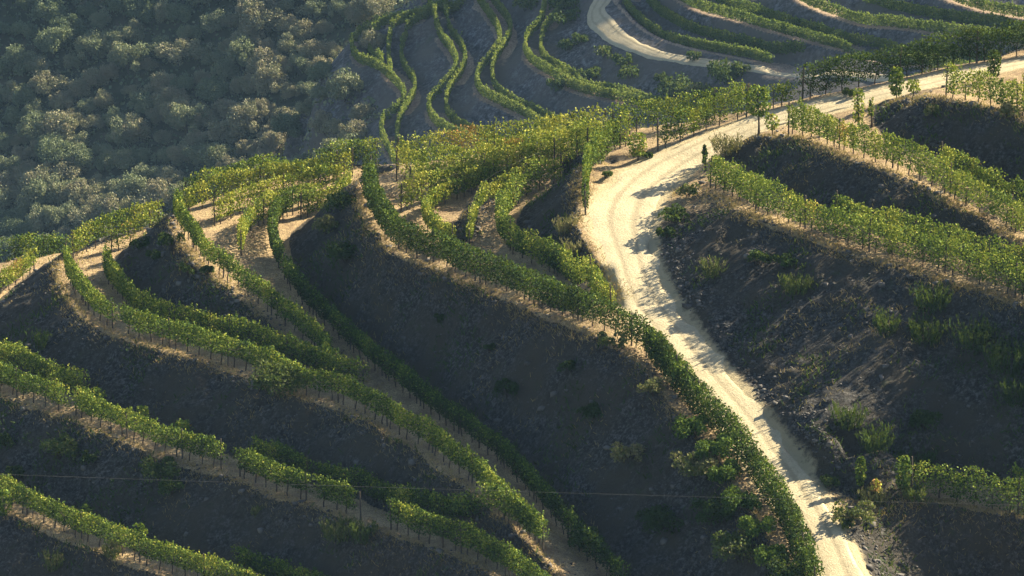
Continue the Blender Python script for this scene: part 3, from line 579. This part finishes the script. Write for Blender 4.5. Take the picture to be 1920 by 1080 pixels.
SH = [
 (75, 655, 1.1, 1.0, "upright green broom on the dark bank at far left", .38, 'broom'),
 (112, 868, 1.9, 1.2, "sparse pale green shrub on the bank above the lowest left terrace", .62, 'round'),
 (172, 872, 1.0, .7, "small dark shrub just right of the sparse pale one at left", .15, 'round'),
 (300, 905, 2.0, 1.2, "spreading pale green shrub on the bank above the bottom left row", .55, 'round'),
 (322, 930, 1.3, .9, "green drooping shrub below the spreading pale one at lower left", .4, 'round'),
 (10, 840, 1.1, .7, "small dark bush at the left edge between two low terraces", .12, 'round'),
 (28, 905, 1.0, .7, "low dark bush at the left edge just above the lowest terrace", .2, 'round'),
 (525, 745, 3.0, 1.7, "big half dead shrub breaking the terrace edge at left centre", .62, 'round'),
 (638, 1018, 2.0, 1.1, "yellow green broom under the second lowest terrace edge", .66, 'broom'),
 (680, 1022, 1.5, 1.0, "green broom right beside the yellow green one near the bottom", .48, 'broom'),
 (478, 965, .5, .45, "tiny pale tuft of broom on the lower left bank", .75, 'broom'),
 (212, 1052, 1.1, .8, "yellowish broom on the lowest terrace edge", .75, 'broom'),
 (100, 1072, 1.1, 1.0, "pale broom at the bottom edge at far left", .7, 'broom'),
 (288, 488, .9, .6, "round green bush on the upper part of the second nose", .36, 'round'),
 (352, 520, .8, .6, "bright green bush lowest on the second nose bank", .52, 'round'),
 (388, 520, .8, .6, "dull green bush right beside the bright one on the second nose bank", .34, 'round'),
 (322, 468, 1.5, .9, "wide green shrub near the crest of the second nose", .42, 'round'),
 (262, 470, 1.3, .7, "dark shrub low against the left edge of the second nose", .2, 'round'),
 (612, 440, 1.4, 1.1, "reddish green shrub on the head of the big central bank", .78, 'round'),
 (648, 498, 2.2, .9, "wide dark green bush in the fold of the big central bank", .22, 'round'),
 (640, 395, 1.9, 1.0, "dark green bush under the short yellow row at the bank head", .22, 'round'),
 (822, 607, .6, .5, "small lone dark bush on the middle of the big central bank", .15, 'round'),
 (918, 660, .6, .5, "small lone dark bush right of the middle of the big central bank", .18, 'round'),
 (1065, 700, .9, .7, "dark bush on the big central bank below the row's straight part", .14, 'round'),
 (952, 745, 1.5, .8, "wide low dark bush deep on the big central bank", .1, 'round'),
 (1110, 790, 1.6, .8, "dark green bush low on the right part of the central bank", .12, 'round'),
 (1180, 870, 1.8, .9, "reddish brown dry shrub low on the central bank", .93, 'round'),
 (1225, 745, 1.7, .9, "brown dry shrub just under the dark row near the track", .88, 'round'),
 (1150, 655, 1.6, .7, "pale trailing shrub on the crest where the central bank meets the track", .7, 'round'),
 (1300, 900, 2.4, 1.2, "brownish shrub below the lush climber on the track edge", .8, 'round'),
 (1100, 1040, 1.6, 1.2, "bright green bush at the bottom in the hollow", .42, 'round'),
 (1235, 1005, 2.4, 1.2, "dark green thicket on the lower central bank near the bottom", .15, 'round'),
 (1385, 1058, 2.6, 1.5, "pale leaved shrub at the bottom edge left of the track", .66, 'round'),
 (1335, 985, 2.2, 1.2, "shadowy green bush between the pale shrub and the thicket", .2, 'round'),
 (1480, 1100, 1.9, 1.3, "dark green bush at the bottom edge hard against the track", .25, 'round'),
 (1060, 440, 1.3, .9, "pale dry grass clump on the track's left verge near the bend", .97, 'broom'),
 (1075, 480, 1.2, .8, "lower pale grass clump on the left verge of the bend", .95, 'broom'),
 (1362, 290, 1.9, 1.0, "straw coloured bush beside the track above the broad right terrace", .97, 'broom'),
 (1262, 420, 1.8, .8, "olive shrub on the shaded corner of bank where the track bends", .45, 'round'),
 (1250, 450, 1.1, .6, "smaller dark shrub below the olive one at the track bend", .3, 'round'),
 (1290, 372, 1.2, .7, "yellowish bush at the stake end of the broad right terrace", .72, 'round'),
 (1420, 500, 1.4, .8, "dull green shrub under the crest of the broad right bank", .35, 'round'),
 (1470, 505, 1.4, .7, "green shrub right of the dull one under the broad right bank's crest", .3, 'round'),
 (1335, 525, 1.0, 1.0, "tall pale grass clump leaning on the right bank", .7, 'broom'),
 (1492, 550, 1.8, .9, "straw and green grass clump in the middle of the right bank", .6, 'broom'),
 (1745, 585, 2.1, 1.3, "big bright broom high on the right bank", .28, 'broom'),
 (1662, 628, 1.3, 1.1, "yellow green broom in the middle right of the bank", .38, 'broom'),
 (1735, 645, 1.9, 1.3, "broom below the big bright one on the right bank", .26, 'broom'),
 (1825, 655, 2.3, 1.4, "broad broom near the right edge of the bank", .22, 'broom'),
 (1888, 700, 2.8, 1.6, "largest dark broom at the right edge", .2, 'broom'),
 (1905, 760, 1.8, 1.3, "lowest dark broom at the right edge", .12, 'broom'),
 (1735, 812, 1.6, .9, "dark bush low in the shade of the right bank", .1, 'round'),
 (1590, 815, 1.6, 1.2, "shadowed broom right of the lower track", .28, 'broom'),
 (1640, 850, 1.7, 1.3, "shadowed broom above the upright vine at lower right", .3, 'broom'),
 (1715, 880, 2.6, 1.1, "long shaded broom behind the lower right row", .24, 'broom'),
 (1640, 945, 1.8, .7, "dry yellow green brush at the nose of the lower right terrace", .8, 'broom'),
 (1715, 938, 1.3, .6, "bright green weed clump at the foot of the pointed vine", .6, 'broom'),
 (1600, 985, 2.2, .9, "brownish scrub on the right verge of the lowest track stretch", .75, 'round'),
 (1590, 995, .8, .5, "green weed clump on the right verge at the bottom", .55, 'round'),
 (1555, 915, 1.0, .6, "olive weed clump at the right verge of the lower track", .5, 'round'),
 (1885, 222, 1.2, .9, "dry shrub on the crest under the topmost right terrace", .85, 'round'),
 (1746, 218, .8, .6, "pale sprig on the dark slope under the topmost right terrace", .8, 'round'),
 (1212, 298, .7, .35, "green weed patch at the foot of the separate vine in the bend", .45, 'round'),
 (1136, 336, .7, .4, "low green weed on bare earth beside the bend", .42, 'round'),
 (1595, 182, .9, .5, "low green weed on the far verge of the upper track", .55, 'round'),
]
for k, s_ in enumerate(SH):
    shrub(*s_[:4], s_[4], tint=s_[5], style=s_[6], seed=k)
# the lush climbers over the low wall of bank at the lower track
for k, (px, py, wd, ht, lab, ti) in enumerate([
 (1300, 825, 1.8, 1.1, "upper dark climber mass where the thick row reaches the lower track", .3), (1336, 862, 1.9, 1.1, "lush leafy climber bulging over the bank left of the lower track", .36),
 (1362, 912, 1.9, 1.1, "leafy climber just below the lush bulge on the track edge", .32), (1392, 960, 1.9, 1.1, "dark climber on the track's left edge above the brightest clump", .27),
 (1420, 1012, 1.7, 1.0, "brightest green clump hugging the left edge of the lowest track", .46), (1448, 1064, 1.7, 1.0, "green clump hugging the track's left edge at the bottom", .4)]):
    shrub(px, py, wd, ht, lab, tint=ti, seed=200 + k, name="climber_bush", cat="climbing bush", group="leafy climbers on the track edge", mat=VINE, leaf=.1, n=int(1100 * wd * ht))

# ---------------------------------------------------------------- grass, weeds and stones
def blades(name, P, Lh, wd, tint, mat, rs, lean=.5):
    n = len(P); d = rs.normal(size=(n, 3)) * lean; d[:, 2] = 1; d /= np.linalg.norm(d, axis=1)[:, None]
    sd = np.cross(d, rs.normal(size=(n, 3))); sd /= np.linalg.norm(sd, axis=1)[:, None]; L_ = (Lh * (.5 + rs.random(n)))[:, None]
    V = np.stack([P - sd * wd, P + sd * wd, P + sd * wd * .5 + d * L_, P - sd * wd * .5 + d * L_], 1).reshape(-1, 3)
    o = npmesh(name, V, np.arange(4 * n).reshape(n, 4), mat, fattr={"tint": np.clip(tint, 0, 1)}); o['kind'] = 'stuff'; return o
rs = np.random.default_rng(77)
Pg = []
road_pts = np.vstack([TA[::4, :2], TB[::4, :2], ((TA + TB) / 2)[::4, :2]])
def off_road(P, m=1.6):
    keep = np.ones(len(P), bool)
    for a in range(0, len(P), 4000):
        d = np.min(((P[a:a + 4000, None, :2] - road_pts[None]) ** 2).sum(-1), 1); keep[a:a + 4000] = d > m * m
    return P[keep]
for C_, n in ((L0c, 3000), (L1c, 6500), (L2c, 8000), (L3c, 3500), (Bc, 9000), (Dc, 5000), (R1c, 8000), (R2c, 7000), (R3c, 4000), (R0c, 4500)):
    P = line(C_, .2); i = rs.integers(0, len(P), n); O = offset(P, 1.0)
    nv = O[:, :2] - P[:, :2]; d = rs.normal(.12, .35, n)[:, None]; q = P[i, :2] + nv[i] * d + rs.normal(0, .1, (n, 2))
    cl = fbm(q[:, 0], q[:, 1], 1.2, 61, 3); q = q[(cl + rs.random(n) * .9) > .25]; Pg.append(q)
Pg = np.vstack(Pg); Pg = Pg[near2(Pg[:, :2], TA[::3]) > .15]
Pg = np.column_stack([Pg, T.h(Pg[:, 0], Pg[:, 1]) - .02])
ti = .45 + .5 * fbm(Pg[:, 0], Pg[:, 1], 3, 66, 2) + rs.normal(0, .15, len(Pg))
blades("dry_grass", Pg, .17, .016, ti, DRYM, rs, .8)
# scattered ground cover over the whole hill, thicker in drifts
n = 150000; q = np.column_stack([rs.uniform(-36, 42, n), rs.uniform(228, 301, n)])
gxh = np.interp(q[:, 0], xs, np.arange(len(xs))).astype(int); gyh = np.interp(q[:, 1], ys, np.arange(len(ys))).astype(int)
bk = bankf[gyh, gxh]; cl = fbm(q[:, 0], q[:, 1], 2.5, 71, 4)
wq = q[(bk > .5) & (cl + .25 * rs.random(n) > .28)]; wq = off_road(wq, 1.0); wq = np.column_stack([wq, T.h(wq[:, 0], wq[:, 1]) - .02])
blades("bank_weeds", wq, .26, .035, .25 + .35 * rs.random(len(wq)) + .4 * fbm(wq[:, 0], wq[:, 1], 6, 75, 2), BUSHM, rs, .8)
dq = q[(bk > .4) & (fbm(q[:, 0], q[:, 1], 3.5, 171, 4) + .3 * rs.random(n) > .42)]; dq = off_road(dq, 1.0); dq = np.column_stack([dq, T.h(dq[:, 0], dq[:, 1]) - .02])
blades("dry_bank_grass", dq, .20, .018, .10 + .5 * rs.random(len(dq)), DRYM, rs, .8)
tq = q[(bk < .5) & (cl > -.05) & (rs.random(n) < .5)]; tq = off_road(tq, 2.0); tq = np.column_stack([tq, T.h(tq[:, 0], tq[:, 1]) - .02])
blades("terrace_stubble", tq, .13, .03, .35 + .35 * rs.random(len(tq)), DRYM, rs, .9)
sq = q[(rs.random(n) < .09) & (bk > .15)]; sq = off_road(sq, 1.2)
E1 = []
for C_ in (L1c, L2c, L3c, Bc, Dc, R1c, R2c, R3c, Ec):
    P = line(C_, .2); i = rs.integers(0, len(P), 420); E1.append(P[i, :2] + rs.normal(0, .3, (420, 2)))
# fallen stones along the right verge of the lower track
bb = TB[: len(TB) // 2]; i = rs.integers(0, len(bb), 2600); dv = bb - TA[: len(bb)]; dv /= np.linalg.norm(dv, axis=1)[:, None]
E1.append(bb[i, :2] + dv[i, :2] * np.abs(rs.normal(.2, .7, 2600))[:, None] + rs.normal(0, .3, (2600, 2)))
sq = np.vstack([sq] + E1)
si = np.clip(np.searchsorted(ys, sq[:, 1]), 0, len(ys) - 1); sj = np.clip(np.searchsorted(xs, sq[:, 0]), 0, len(xs) - 1)
sq = sq[droad[si, sj] > .35 + .5 * rs.random(len(sq))]
sz = .03 + .05 * rs.random(len(sq)) ** 2 + .10 * (rs.random(len(sq)) > .97)
cube = np.array([[-1, -1, -1], [1, -1, -1], [1, 1, -1], [-1, 1, -1], [-1, -1, 1], [1, -1, 1], [1, 1, 1], [-1, 1, 1]], float)
CF = np.array([[0, 3, 2, 1], [4, 5, 6, 7], [0, 1, 5, 4], [1, 2, 6, 5], [2, 3, 7, 6], [3, 0, 4, 7]])
def stones(name, q, sz, T_, mat):
    n = len(q); c = np.column_stack([q, T_.h(q[:, 0], q[:, 1]) + sz * .2]); V = cube[None] * (.55 + .5 * rs.random((n, 8, 1))) * (sz[:, None, None]) * (.7 + .7 * rs.random((n, 1, 3)))
    a = rs.random(n) * 6.28; ca, sa = np.cos(a)[:, None], np.sin(a)[:, None]; V = np.stack([V[..., 0] * ca - V[..., 1] * sa, V[..., 0] * sa + V[..., 1] * ca, V[..., 2] * .7], -1) + c[:, None]
    F = (CF[None] + 8 * np.arange(n)[:, None, None]).reshape(-1, 4); o = npmesh(name, V.reshape(-1, 3), F, mat); o['kind'] = 'stuff'; return o
stones("scree_stones", sq, sz, T, STONE)

# ---------------------------------------------------------------- the far vineyard across the valley
FA = (8.4, 596.0, -72.6); FG = (0.38, 0.24)
def atf(px, py):
    d = ray(px, py); t = (FA[2] - CAMZ - FG[0] * FA[0] - FG[1] * FA[1]) / (d[2] - FG[0] * d[0] - FG[1] * d[1])
    return np.array([d[0] * t, d[1] * t, CAMZ + d[2] * t])
S6 = lambda L: [(640 + x / 3.856, y / 3.856) for x, y in L]
S7 = lambda L: [(1080 + x / 3.856, y / 3.856) for x, y in L]
S5 = lambda L: [(1440 + x / 3.375, 40 + y / 3.375) for x, y in L]
F1 = S6([(980, -220), (830, -60), (600, 20), (450, 42), (300, 80), (150, 140), (62, 210), (45, 290), (100, 370), (230, 440), (330, 500), (400, 580), (420, 650), (370, 720), (280, 790), (255, 880), (280, 960), (320, 1040), (380, 1160), (480, 1300)])
F1b = S6([(450, 62), (330, 110), (215, 180), (170, 240), (182, 310), (235, 365), (295, 392)])
F2 = S6([(800, -60), (600, 10), (430, 100), (335, 180), (308, 280), (318, 400), (322, 460)])
F2b = S6([(880, -60), (640, 40), (480, 110), (432, 200), (425, 330), (450, 430), (520, 510), (545, 580), (505, 680), (430, 770), (392, 830), (382, 920), (440, 1010), (520, 1120), (640, 1260)])
F3 = S6([(590, -160), (610, -40), (645, 100), (700, 220), (762, 300), (800, 400), (762, 490), (690, 565), (620, 640), (598, 740), (650, 815), (730, 870), (860, 930), (1000, 1010), (1180, 1120)])
F3b = S6([(740, -160), (748, 0), (770, 110), (820, 210), (880, 300), (902, 400), (855, 500), (765, 590), (742, 670), (762, 760), (830, 840), (950, 900), (1060, 940), (1250, 1040)])
F4 = S6([(900, -160), (980, -40), (1050, 60), (1100, 150), (1112, 255), (1060, 335), (975, 430), (945, 540), (1010, 620), (1130, 680), (1290, 760), (1430, 840), (1560, 905), (1750, 1010)])
F4b = S6([(1030, -160), (1110, -30), (1200, 80), (1232, 160), (1195, 260), (1120, 350), (1085, 440), (1088, 530), (1150, 620), (1300, 710), (1470, 790), (1620, 865), (1850, 980)])
F5 = S6([(1440, -160), (1432, 0), (1400, 100), (1325, 180), (1295, 285), (1350, 380), (1480, 460), (1620, 548), (1760, 600)]) + S7([(60, 600), (150, 622), (300, 648), (450, 690), (600, 728), (760, 770), (1000, 850)])
F5b = S6([(1640, -160), (1600, 0), (1520, 90), (1455, 170), (1425, 260), (1440, 340), (1520, 410), (1650, 480), (1740, 535)]) + S7([(0, 575), (80, 585), (230, 598), (400, 640), (600, 690), (790, 735), (1000, 800)])
F6 = S7([(250, -160), (400, -5), (500, 90), (650, 170), (850, 235), (1050, 280), (1250, 325), (1385, 370)])
F6b = S7([(430, -160), (560, -5), (700, 88), (900, 165), (1100, 228), (1300, 282), (1500, 325), (1640, 350)])
F7 = S7([(600, -160), (760, -60), (900, 0), (1100, 50), (1300, 110), (1500, 165), (1700, 220), (1851, 262)]) + S5([(520, 120), (700, 150), (900, 190), (1300, 260)])
F7b = S7([(900, -160), (1100, -20), (1300, 30), (1500, 100), (1700, 155), (1851, 195)]) + S5([(400, 60), (650, 85), (900, 100), (1150, 135), (1450, 190)])
F8 = S7([(1500, -160), (1650, -50)]) + S5([(560, -60), (800, -35), (1050, 0), (1250, 25), (1500, 60), (1700, 90), (2000, 130)])
F8b = S5([(600, -190), (900, -115), (1200, -55), (1500, -5), (1700, 35), (2000, 80)])
F9 = S5([(800, -330), (1100, -220), (1350, -140), (1700, -80), (2000, -30)])
FRa = S7([(180, -260), (128, 0), (65, 80), (58, 150), (150, 245), (300, 335), (450, 395), (650, 440), (900, 478), (1200, 520), (1400, 545), (1650, 560), (1900, 570), (2300, 590)])
def fline(L, dy=0.0, dx=0.0, step=1.2): return catmull([atf(x + dx, y + dy) for x, y in L], step)
TWO = 3.6
flines = []; FC = {}
def terrace(key, L, w_, h=26):
    P = fline(L, dy=h, dx=-3); FC[key] = P; Oo = offset(P, w_); Oo[:, 2] = P[:, 2] + .1
    flines.append(P); flines.append(Oo[1:-1])
for key, L, w_ in (("1", F1, 3.0), ("2", F2, 2.9), ("3", F3, 3.2), ("4", F4, 3.2), ("5", F5, 3.1), ("6", F6, 3.6), ("7", F7, 3.6), ("8", F8, 3.4), ("9", F9, 3.4)): terrace(key, L, w_)
FRl = fline(FRa, dy=0, dx=0, step=1.0); wr = np.interp(np.arange(len(FRl)) / len(FRl), [0, .25, .45, 1], [2.6, 2.6, 1.5, 1.2])[:, None]
FRr = FRl + (offset(FRl, 1.0) - FRl) * wr; FRr[:, 2] = FRl[:, 2]; FRw = FRl + (offset(FRl, 1.0) - FRl) * (wr + 3.2); FRw[:, 2] = FRl[:, 2] + .1
flines += [FRl, FRw[2:-2]]
def edge(P, dx_, dy_, dz_): return [P[i] + (dx_, dy_, dz_) for i in range(0, len(P), 6)]
fp = edge(FC["1"], -5, -2, -5) + edge(FC["1"], -28, -10, -45)
for x, y in [(1500, -250), (2000, -250), (2400, -100), (2300, 200), (2200, 500), (1800, 600), (1300, 500), (1000, 420), (800, 420), (1100, -300), (1900, 300), (1600, 250)]: fp.append(atf(x, y) if y > -120 else atf(x, y) * [1, 1, 0] + [0, 0, -48])
fp += [np.array(p, float) for p in [(-150, 500, -230), (-150, 760, -200), (-25, 690, -135), (-100, 700, -190), (5, 715, -110), (200, 480, -75), (200, 800, -60), (60, 820, -60), (-20, 480, -120), (60, 470, -90)]]
xf = np.concatenate([np.linspace(-150, -28, 40)[:-1], np.arange(-28, 66, 0.4), np.linspace(66, 200, 20)]); yf = np.concatenate([np.arange(470, 540, 1.5), np.arange(540, 665, 0.4), np.linspace(666, 800, 60)])
TF = Terrain(flines, fp, xf, yf); TF.blur(1)
gxf, gyf = TF.slope(); bf = np.clip((np.sqrt(gxf ** 2 + gyf ** 2) - .22) / .25, 0, 1); XF, YF = np.meshgrid(xf, yf)
TF.G = TF.G + bf * fbm(XF, YF, 4, 41, 3) * .25 + fbm(XF, YF, 1.2, 45, 2) * .05
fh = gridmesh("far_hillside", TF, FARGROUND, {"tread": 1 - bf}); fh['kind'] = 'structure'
ft, _, _ = track("far_dirt_track", FRr, FRl, TF, ROAD, 8, .12, .2)
def frow(L, dy, label, seed, crest=None, **kw):
    if crest: P = offset(FC[crest], .75)
    else:
        P = []
        for x, y in L:
            p = atf(x, y + dy)
            for _ in range(6): p = at(x, y + dy, .5 * p[2] + .5 * float(TF.h(p[0], p[1])))
            P.append(p)
        P = catmull(np.array(P), 1.0); K = np.ones(5) / 5
        for c in (0, 1): P[2:-2, c] = np.convolve(P[:, c], K, 'valid')
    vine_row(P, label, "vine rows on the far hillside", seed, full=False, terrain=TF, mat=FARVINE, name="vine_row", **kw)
FR = [(F1, "leftmost sinuous row on the far hillside, bordering the woodland"), (F1b, "small far row curling inside the leftmost bend"), (F2, "short far row between the leftmost bend and the S shaped row"),
      (F2b, "S shaped far row with a tall dark bank on its right"), (F3, "thick front row of the second sinuous far terrace"), (F3b, "thin back row of the second sinuous far terrace"),
      (F4, "front row of the third sinuous far terrace"), (F4b, "back row of the third sinuous far terrace"), (F5, "far row sweeping round just below the far track, front one"), (F5b, "far row sweeping round just below the far track, back one"),
      (F6, "front row directly above the far track"), (F6b, "back row directly above the far track"), (F7, "front row of the second terrace above the far track"), (F7b, "back row of the second terrace above the far track"),
      (F8, "front row of the far terrace cut by the top right edge"), (F8b, "back row of the far terrace cut by the top right edge"), (F9, "highest far row, a sliver at the top right corner")]
CK = {0: "1", 2: "2", 4: "3", 6: "4", 8: "5", 10: "6", 12: "7", 14: "8", 16: "9"}
for k, (L, lab) in enumerate(FR):
    frow(L, 22, lab, 400 + k, crest=CK.get(k), tint=.66 if k < 10 else .52, h=1.4, thick=.24 if k % 2 == 0 else .2, gaps=.0, low=.2, dens=2.0, leaf=.08)
# young dense vines beside the far track, and scrub between the far rows and the track
for k, (px, py, wd, ht, lab, ti) in enumerate([
 (1360, 160, 3.6, 2.6, "round dark tree on the lower side of the far track", .3), (1265, 185, 4.4, 2.4, "broad pale topped bush below the far track", .5), (1310, 190, 3.0, 2.0, "reddish bush right of the broad one below the far track", .75), (1180, 150, 2.4, 1.5, "grey scrub below the far track's curve", .5),
 (1130, 110, 2.4, 1.4, "pale scrub inside the far track's bend", .6), (1165, 128, 2.6, 1.4, "scrub clump midway down the far verge", .45), (1105, 150, 3.0, 1.4, "wide scrub above the far sweeping row", .5), (1210, 200, 2.2, 1.2, "low scrub left of the broad pale topped bush", .4),
 (1150, 185, 2.4, 1.3, "green scrub close above the far sweeping row", .35), (1085, 85, 2.2, 1.3, "scrub at the left tip of the far track's bend", .45), (1300, 118, 1.6, 1.3, "single bush standing on the far track's edge", .55), (1060, 95, 2.0, 1.2, "small green scrub left of the far track", .4),
 (1045, 170, 2.4, 1.6, "bush on the far terrace edge under the sweeping rows", .5), (985, 22, 3.0, 1.6, "pale bush between two far rows near the top", .6), (1390, 140, 2.0, 1.3, "low bush right of the round dark tree", .5), (1240, 155, 1.8, 1.1, "small bush between the far track and the broad one", .45),
 (1058, 20, 4.2, 1.5, "leafy green thicket left of the far track at the top", .45), (1062, 45, 4.0, 1.5, "leafy green thicket beside the far track's widest part", .42), (1045, 5, 3.6, 1.5, "leafy green thicket touching the top edge", .48)]):
    shrub(px, py, wd, ht, lab, tint=ti, seed=300 + k, terrain=TF, leaf=.26, n=int(110 * wd * ht), group="scrub on the far hillside", name="scrub_bush", cat="bush")

# ---------------------------------------------------------------- the wooded slope
WG = (0.10, 0.52); WA = (-43.0, 702.0, -109.0)
wx = np.linspace(-420, 420, 150); wy = np.linspace(520, 1300, 150); WX, WY = np.meshgrid(wx, wy)
class Plain: pass
TW = Terrain.__new__(Terrain); TW.xs, TW.ys = wx, wy
TW.G = WA[2] + WG[0] * np.clip(WX - WA[0], -150, 110) + WG[1] * np.minimum(WY - WA[1], 75) + fbm(WX, WY, 70, 81, 3) * 12
WM, wnt, wb = mat_new("woodland_floor"); wtc = N(wnt, "ShaderNodeTexCoord").outputs["Object"]
wnt.links.new(ramp(wnt, noise(wnt, .15, 8, .7, wtc), [(.35, (.03, .04, .02)), (.55, (.07, .07, .04)), (.75, (.16, .12, .08))]), wb.inputs["Base Color"])
wh = gridmesh("wooded_slope", TW, WM, {}); wh['kind'] = 'structure'
KINDS = [("green", .28, 0), ("olive", .45, 0), ("grey brown", .74, 0), ("dark", .06, 0), ("pale green", .55, 0), ("rusty", .86, 0)]
CROWN = []
for k, (nm, ti, _) in enumerate(KINDS):
    for v_ in range(3):
        r2 = np.random.default_rng(600 + 10 * k + v_); nb = 30
        cc = r2.normal(size=(nb, 3)); cc /= np.linalg.norm(cc, axis=1)[:, None]; cc *= (r2.random((nb, 1)) ** .5) * [2.1, 2.1, 1.5]; cc[:, 2] = np.abs(cc[:, 2]) * 1.1 + 1.5 + (r2.random(nb) - .5) * .9
        rad = .40 + .55 * r2.random(nb); n = 6500; j = r2.integers(0, nb, n); dv = r2.normal(size=(n, 3)); dv /= np.linalg.norm(dv, axis=1)[:, None]
        C = cc[j] + dv * (rad[j] * (.55 + .55 * r2.random(n)))[:, None]; V, F = quads(C, .17, r2)
        tnt = np.clip(ti + (r2.random(nb) * .24 - .12)[j] + r2.normal(0, .09, n), 0, 1)
        o = npmesh("crown", V, F, TREEM, fattr={"tint": tnt}, link=False); CROWN.append((k, o.data)); bpy.data.objects.remove(o)
TT = [tube([[0, 0, -1.0], [.1, 0, 1.0], [-.15, .1, 2.6]], .16, .07)] + [tube([[0, 0, .8], [1.0 * math.cos(a), 1.0 * math.sin(a), 2.0]], .07, .03) for a in (0.4, 2.2, 4.4)]
V, F = join(TT); TRUNKT = meshdata("trunk", V, F, BARK, True)
LAB = {0: "mid green rounded tree among many in the hazy woodland at upper left", 1: "olive rounded tree among many in the hazy woodland at upper left", 2: "grey brown bushy tree among many in the hazy woodland at upper left",
       3: "dark green bushy tree among many in the hazy woodland at upper left", 4: "pale green tree among many in the hazy woodland at upper left", 5: "rusty brown tree among many in the hazy woodland at upper left"}
rs = np.random.default_rng(5); spots = []
cand = []
for _ in range(12000):
    px, py = rs.uniform(-160, 800), rs.uniform(-70, 520)
    lim = 700 if py > 240 else (740 if py > 130 else 690)
    if px > lim + 10: continue
    if py > 500 - px * .33 + 20: continue
    p = TW.hit(px, py + 25, 560, 900, .5); q = TF.hit(px, py + 25, 470, 760, .5)
    if q[1] < p[1] and q[2] > TW.h(q[0], q[1]): p = q
    # keep off the far rows
    if p[1] < 668 and np.min(((FC["1"][:, :2] - p[:2]) ** 2).sum(1)) < 9.0: continue
    dmin = 1.35 + 1.15 * (vnoise(np.array([p[0]]), np.array([p[1]]), 18, 91)[0] + .5)
    if all((p[0] - s_[0]) ** 2 + ((p[1] - s_[1]) * .62) ** 2 > dmin * dmin for s_ in spots): spots.append((p[0], p[1], p[2]))
print("trees", len(spots))
spots = spots[:298]
for (x, y, z) in spots:
    g = vnoise(np.array([x]), np.array([y]), 14, 95)[0] + rs.normal(0, .16)
    k = 3 if g < -.30 else 0 if g < -.12 else 4 if g < .0 else 1 if g < .13 else 2 if g < .42 else 5
    me = [m for kk, m in CROWN if kk == k][int(rs.integers(3))]
    s = .66 + .62 * rs.random()**1.5
    r_ = thing(empty("woodland_tree", (x, y, z - .3), rs.random() * 6.28), LAB[k], "tree", KINDS[k][0] + " trees in the hazy woodland"); r_.scale = (s, s, s * (.8 + .4 * rs.random()))
    for nm, dd in (("crown", me), ("trunk", TRUNKT)):
        c = bpy.data.objects.new(nm, dd); COL.objects.link(c); c.parent = r_
# undergrowth fills what lies between the crowns
n = 80000; q = np.column_stack([rs.uniform(-110, 40, n), rs.uniform(600, 800, n)]); zz = TW.h(q[:, 0], q[:, 1]); zf = TF.h(q[:, 0], q[:, 1]); zz = np.maximum(zz, np.where((q[:, 0] > -149), zf, -999))
dF = near2(q, FC["1"][::3]); left = np.interp(q[:, 1], FC["1"][::-1, 1], FC["1"][::-1, 0]); kk = (q[:, 0] < left - 2.0) | (q[:, 1] > 672); q = q[kk]; zz = zz[kk]
hgt = .1 + .9 * rs.random(len(q)) * (fbm(q[:, 0], q[:, 1], 5, 97, 3) + .6).clip(.1, 1.2)
V, F = quads(np.column_stack([q, zz + hgt]), .45, rs)
o = npmesh("undergrowth", V, F, TREEM, fattr={"tint": np.clip(.35 + .5 * fbm(q[:, 0], q[:, 1], 10, 99, 3) + rs.normal(0, .12, len(q)), 0, 1)}); o['kind'] = 'stuff'

# ---------------------------------------------------------------- overhead wire across the near view
P0 = (np.array([0, 0, CAMZ]) + ray(-200, 882) * 175); P1 = (np.array([0, 0, CAMZ]) + ray(2120, 952) * 185)
tt = np.linspace(0, 1, 30)[:, None]; PW = P0 * (1 - tt) + P1 * tt; PW[:, 2] -= .08 * (4 * tt * (1 - tt))[:, 0]
V, F = tube(PW, .0036, .0036, 4); o = npmesh("overhead_wire", V, F, WIRE); thing(o, "thin faint overhead wire crossing the whole view low down", "wire")

# ---------------------------------------------------------------- haze
me = bpy.data.meshes.new("haze"); b0, b1 = np.array([-520, -20, -260.]), np.array([520, 1320, 330.])
cv = (cube + 1) / 2 * (b1 - b0) + b0; me.from_pydata([tuple(v) for v in cv], [], [tuple(int(i) for i in f) for f in CF]); me.update()
HM = bpy.data.materials.new("haze"); HM.use_nodes = True; hn = HM.node_tree; hn.nodes.remove(hn.nodes["Principled BSDF"])
pv = hn.nodes.new("ShaderNodeVolumePrincipled"); pv.inputs["Color"].default_value = (.40, .66, 1.0, 1); pv.inputs["Density"].default_value = 0.000058; pv.inputs["Anisotropy"].default_value = 0.0
hn.links.new(pv.outputs[0], hn.nodes["Material Output"].inputs["Volume"]); me.materials.append(HM)
hz = bpy.data.objects.new("haze", me); COL.objects.link(hz); hz['kind'] = 'stuff'
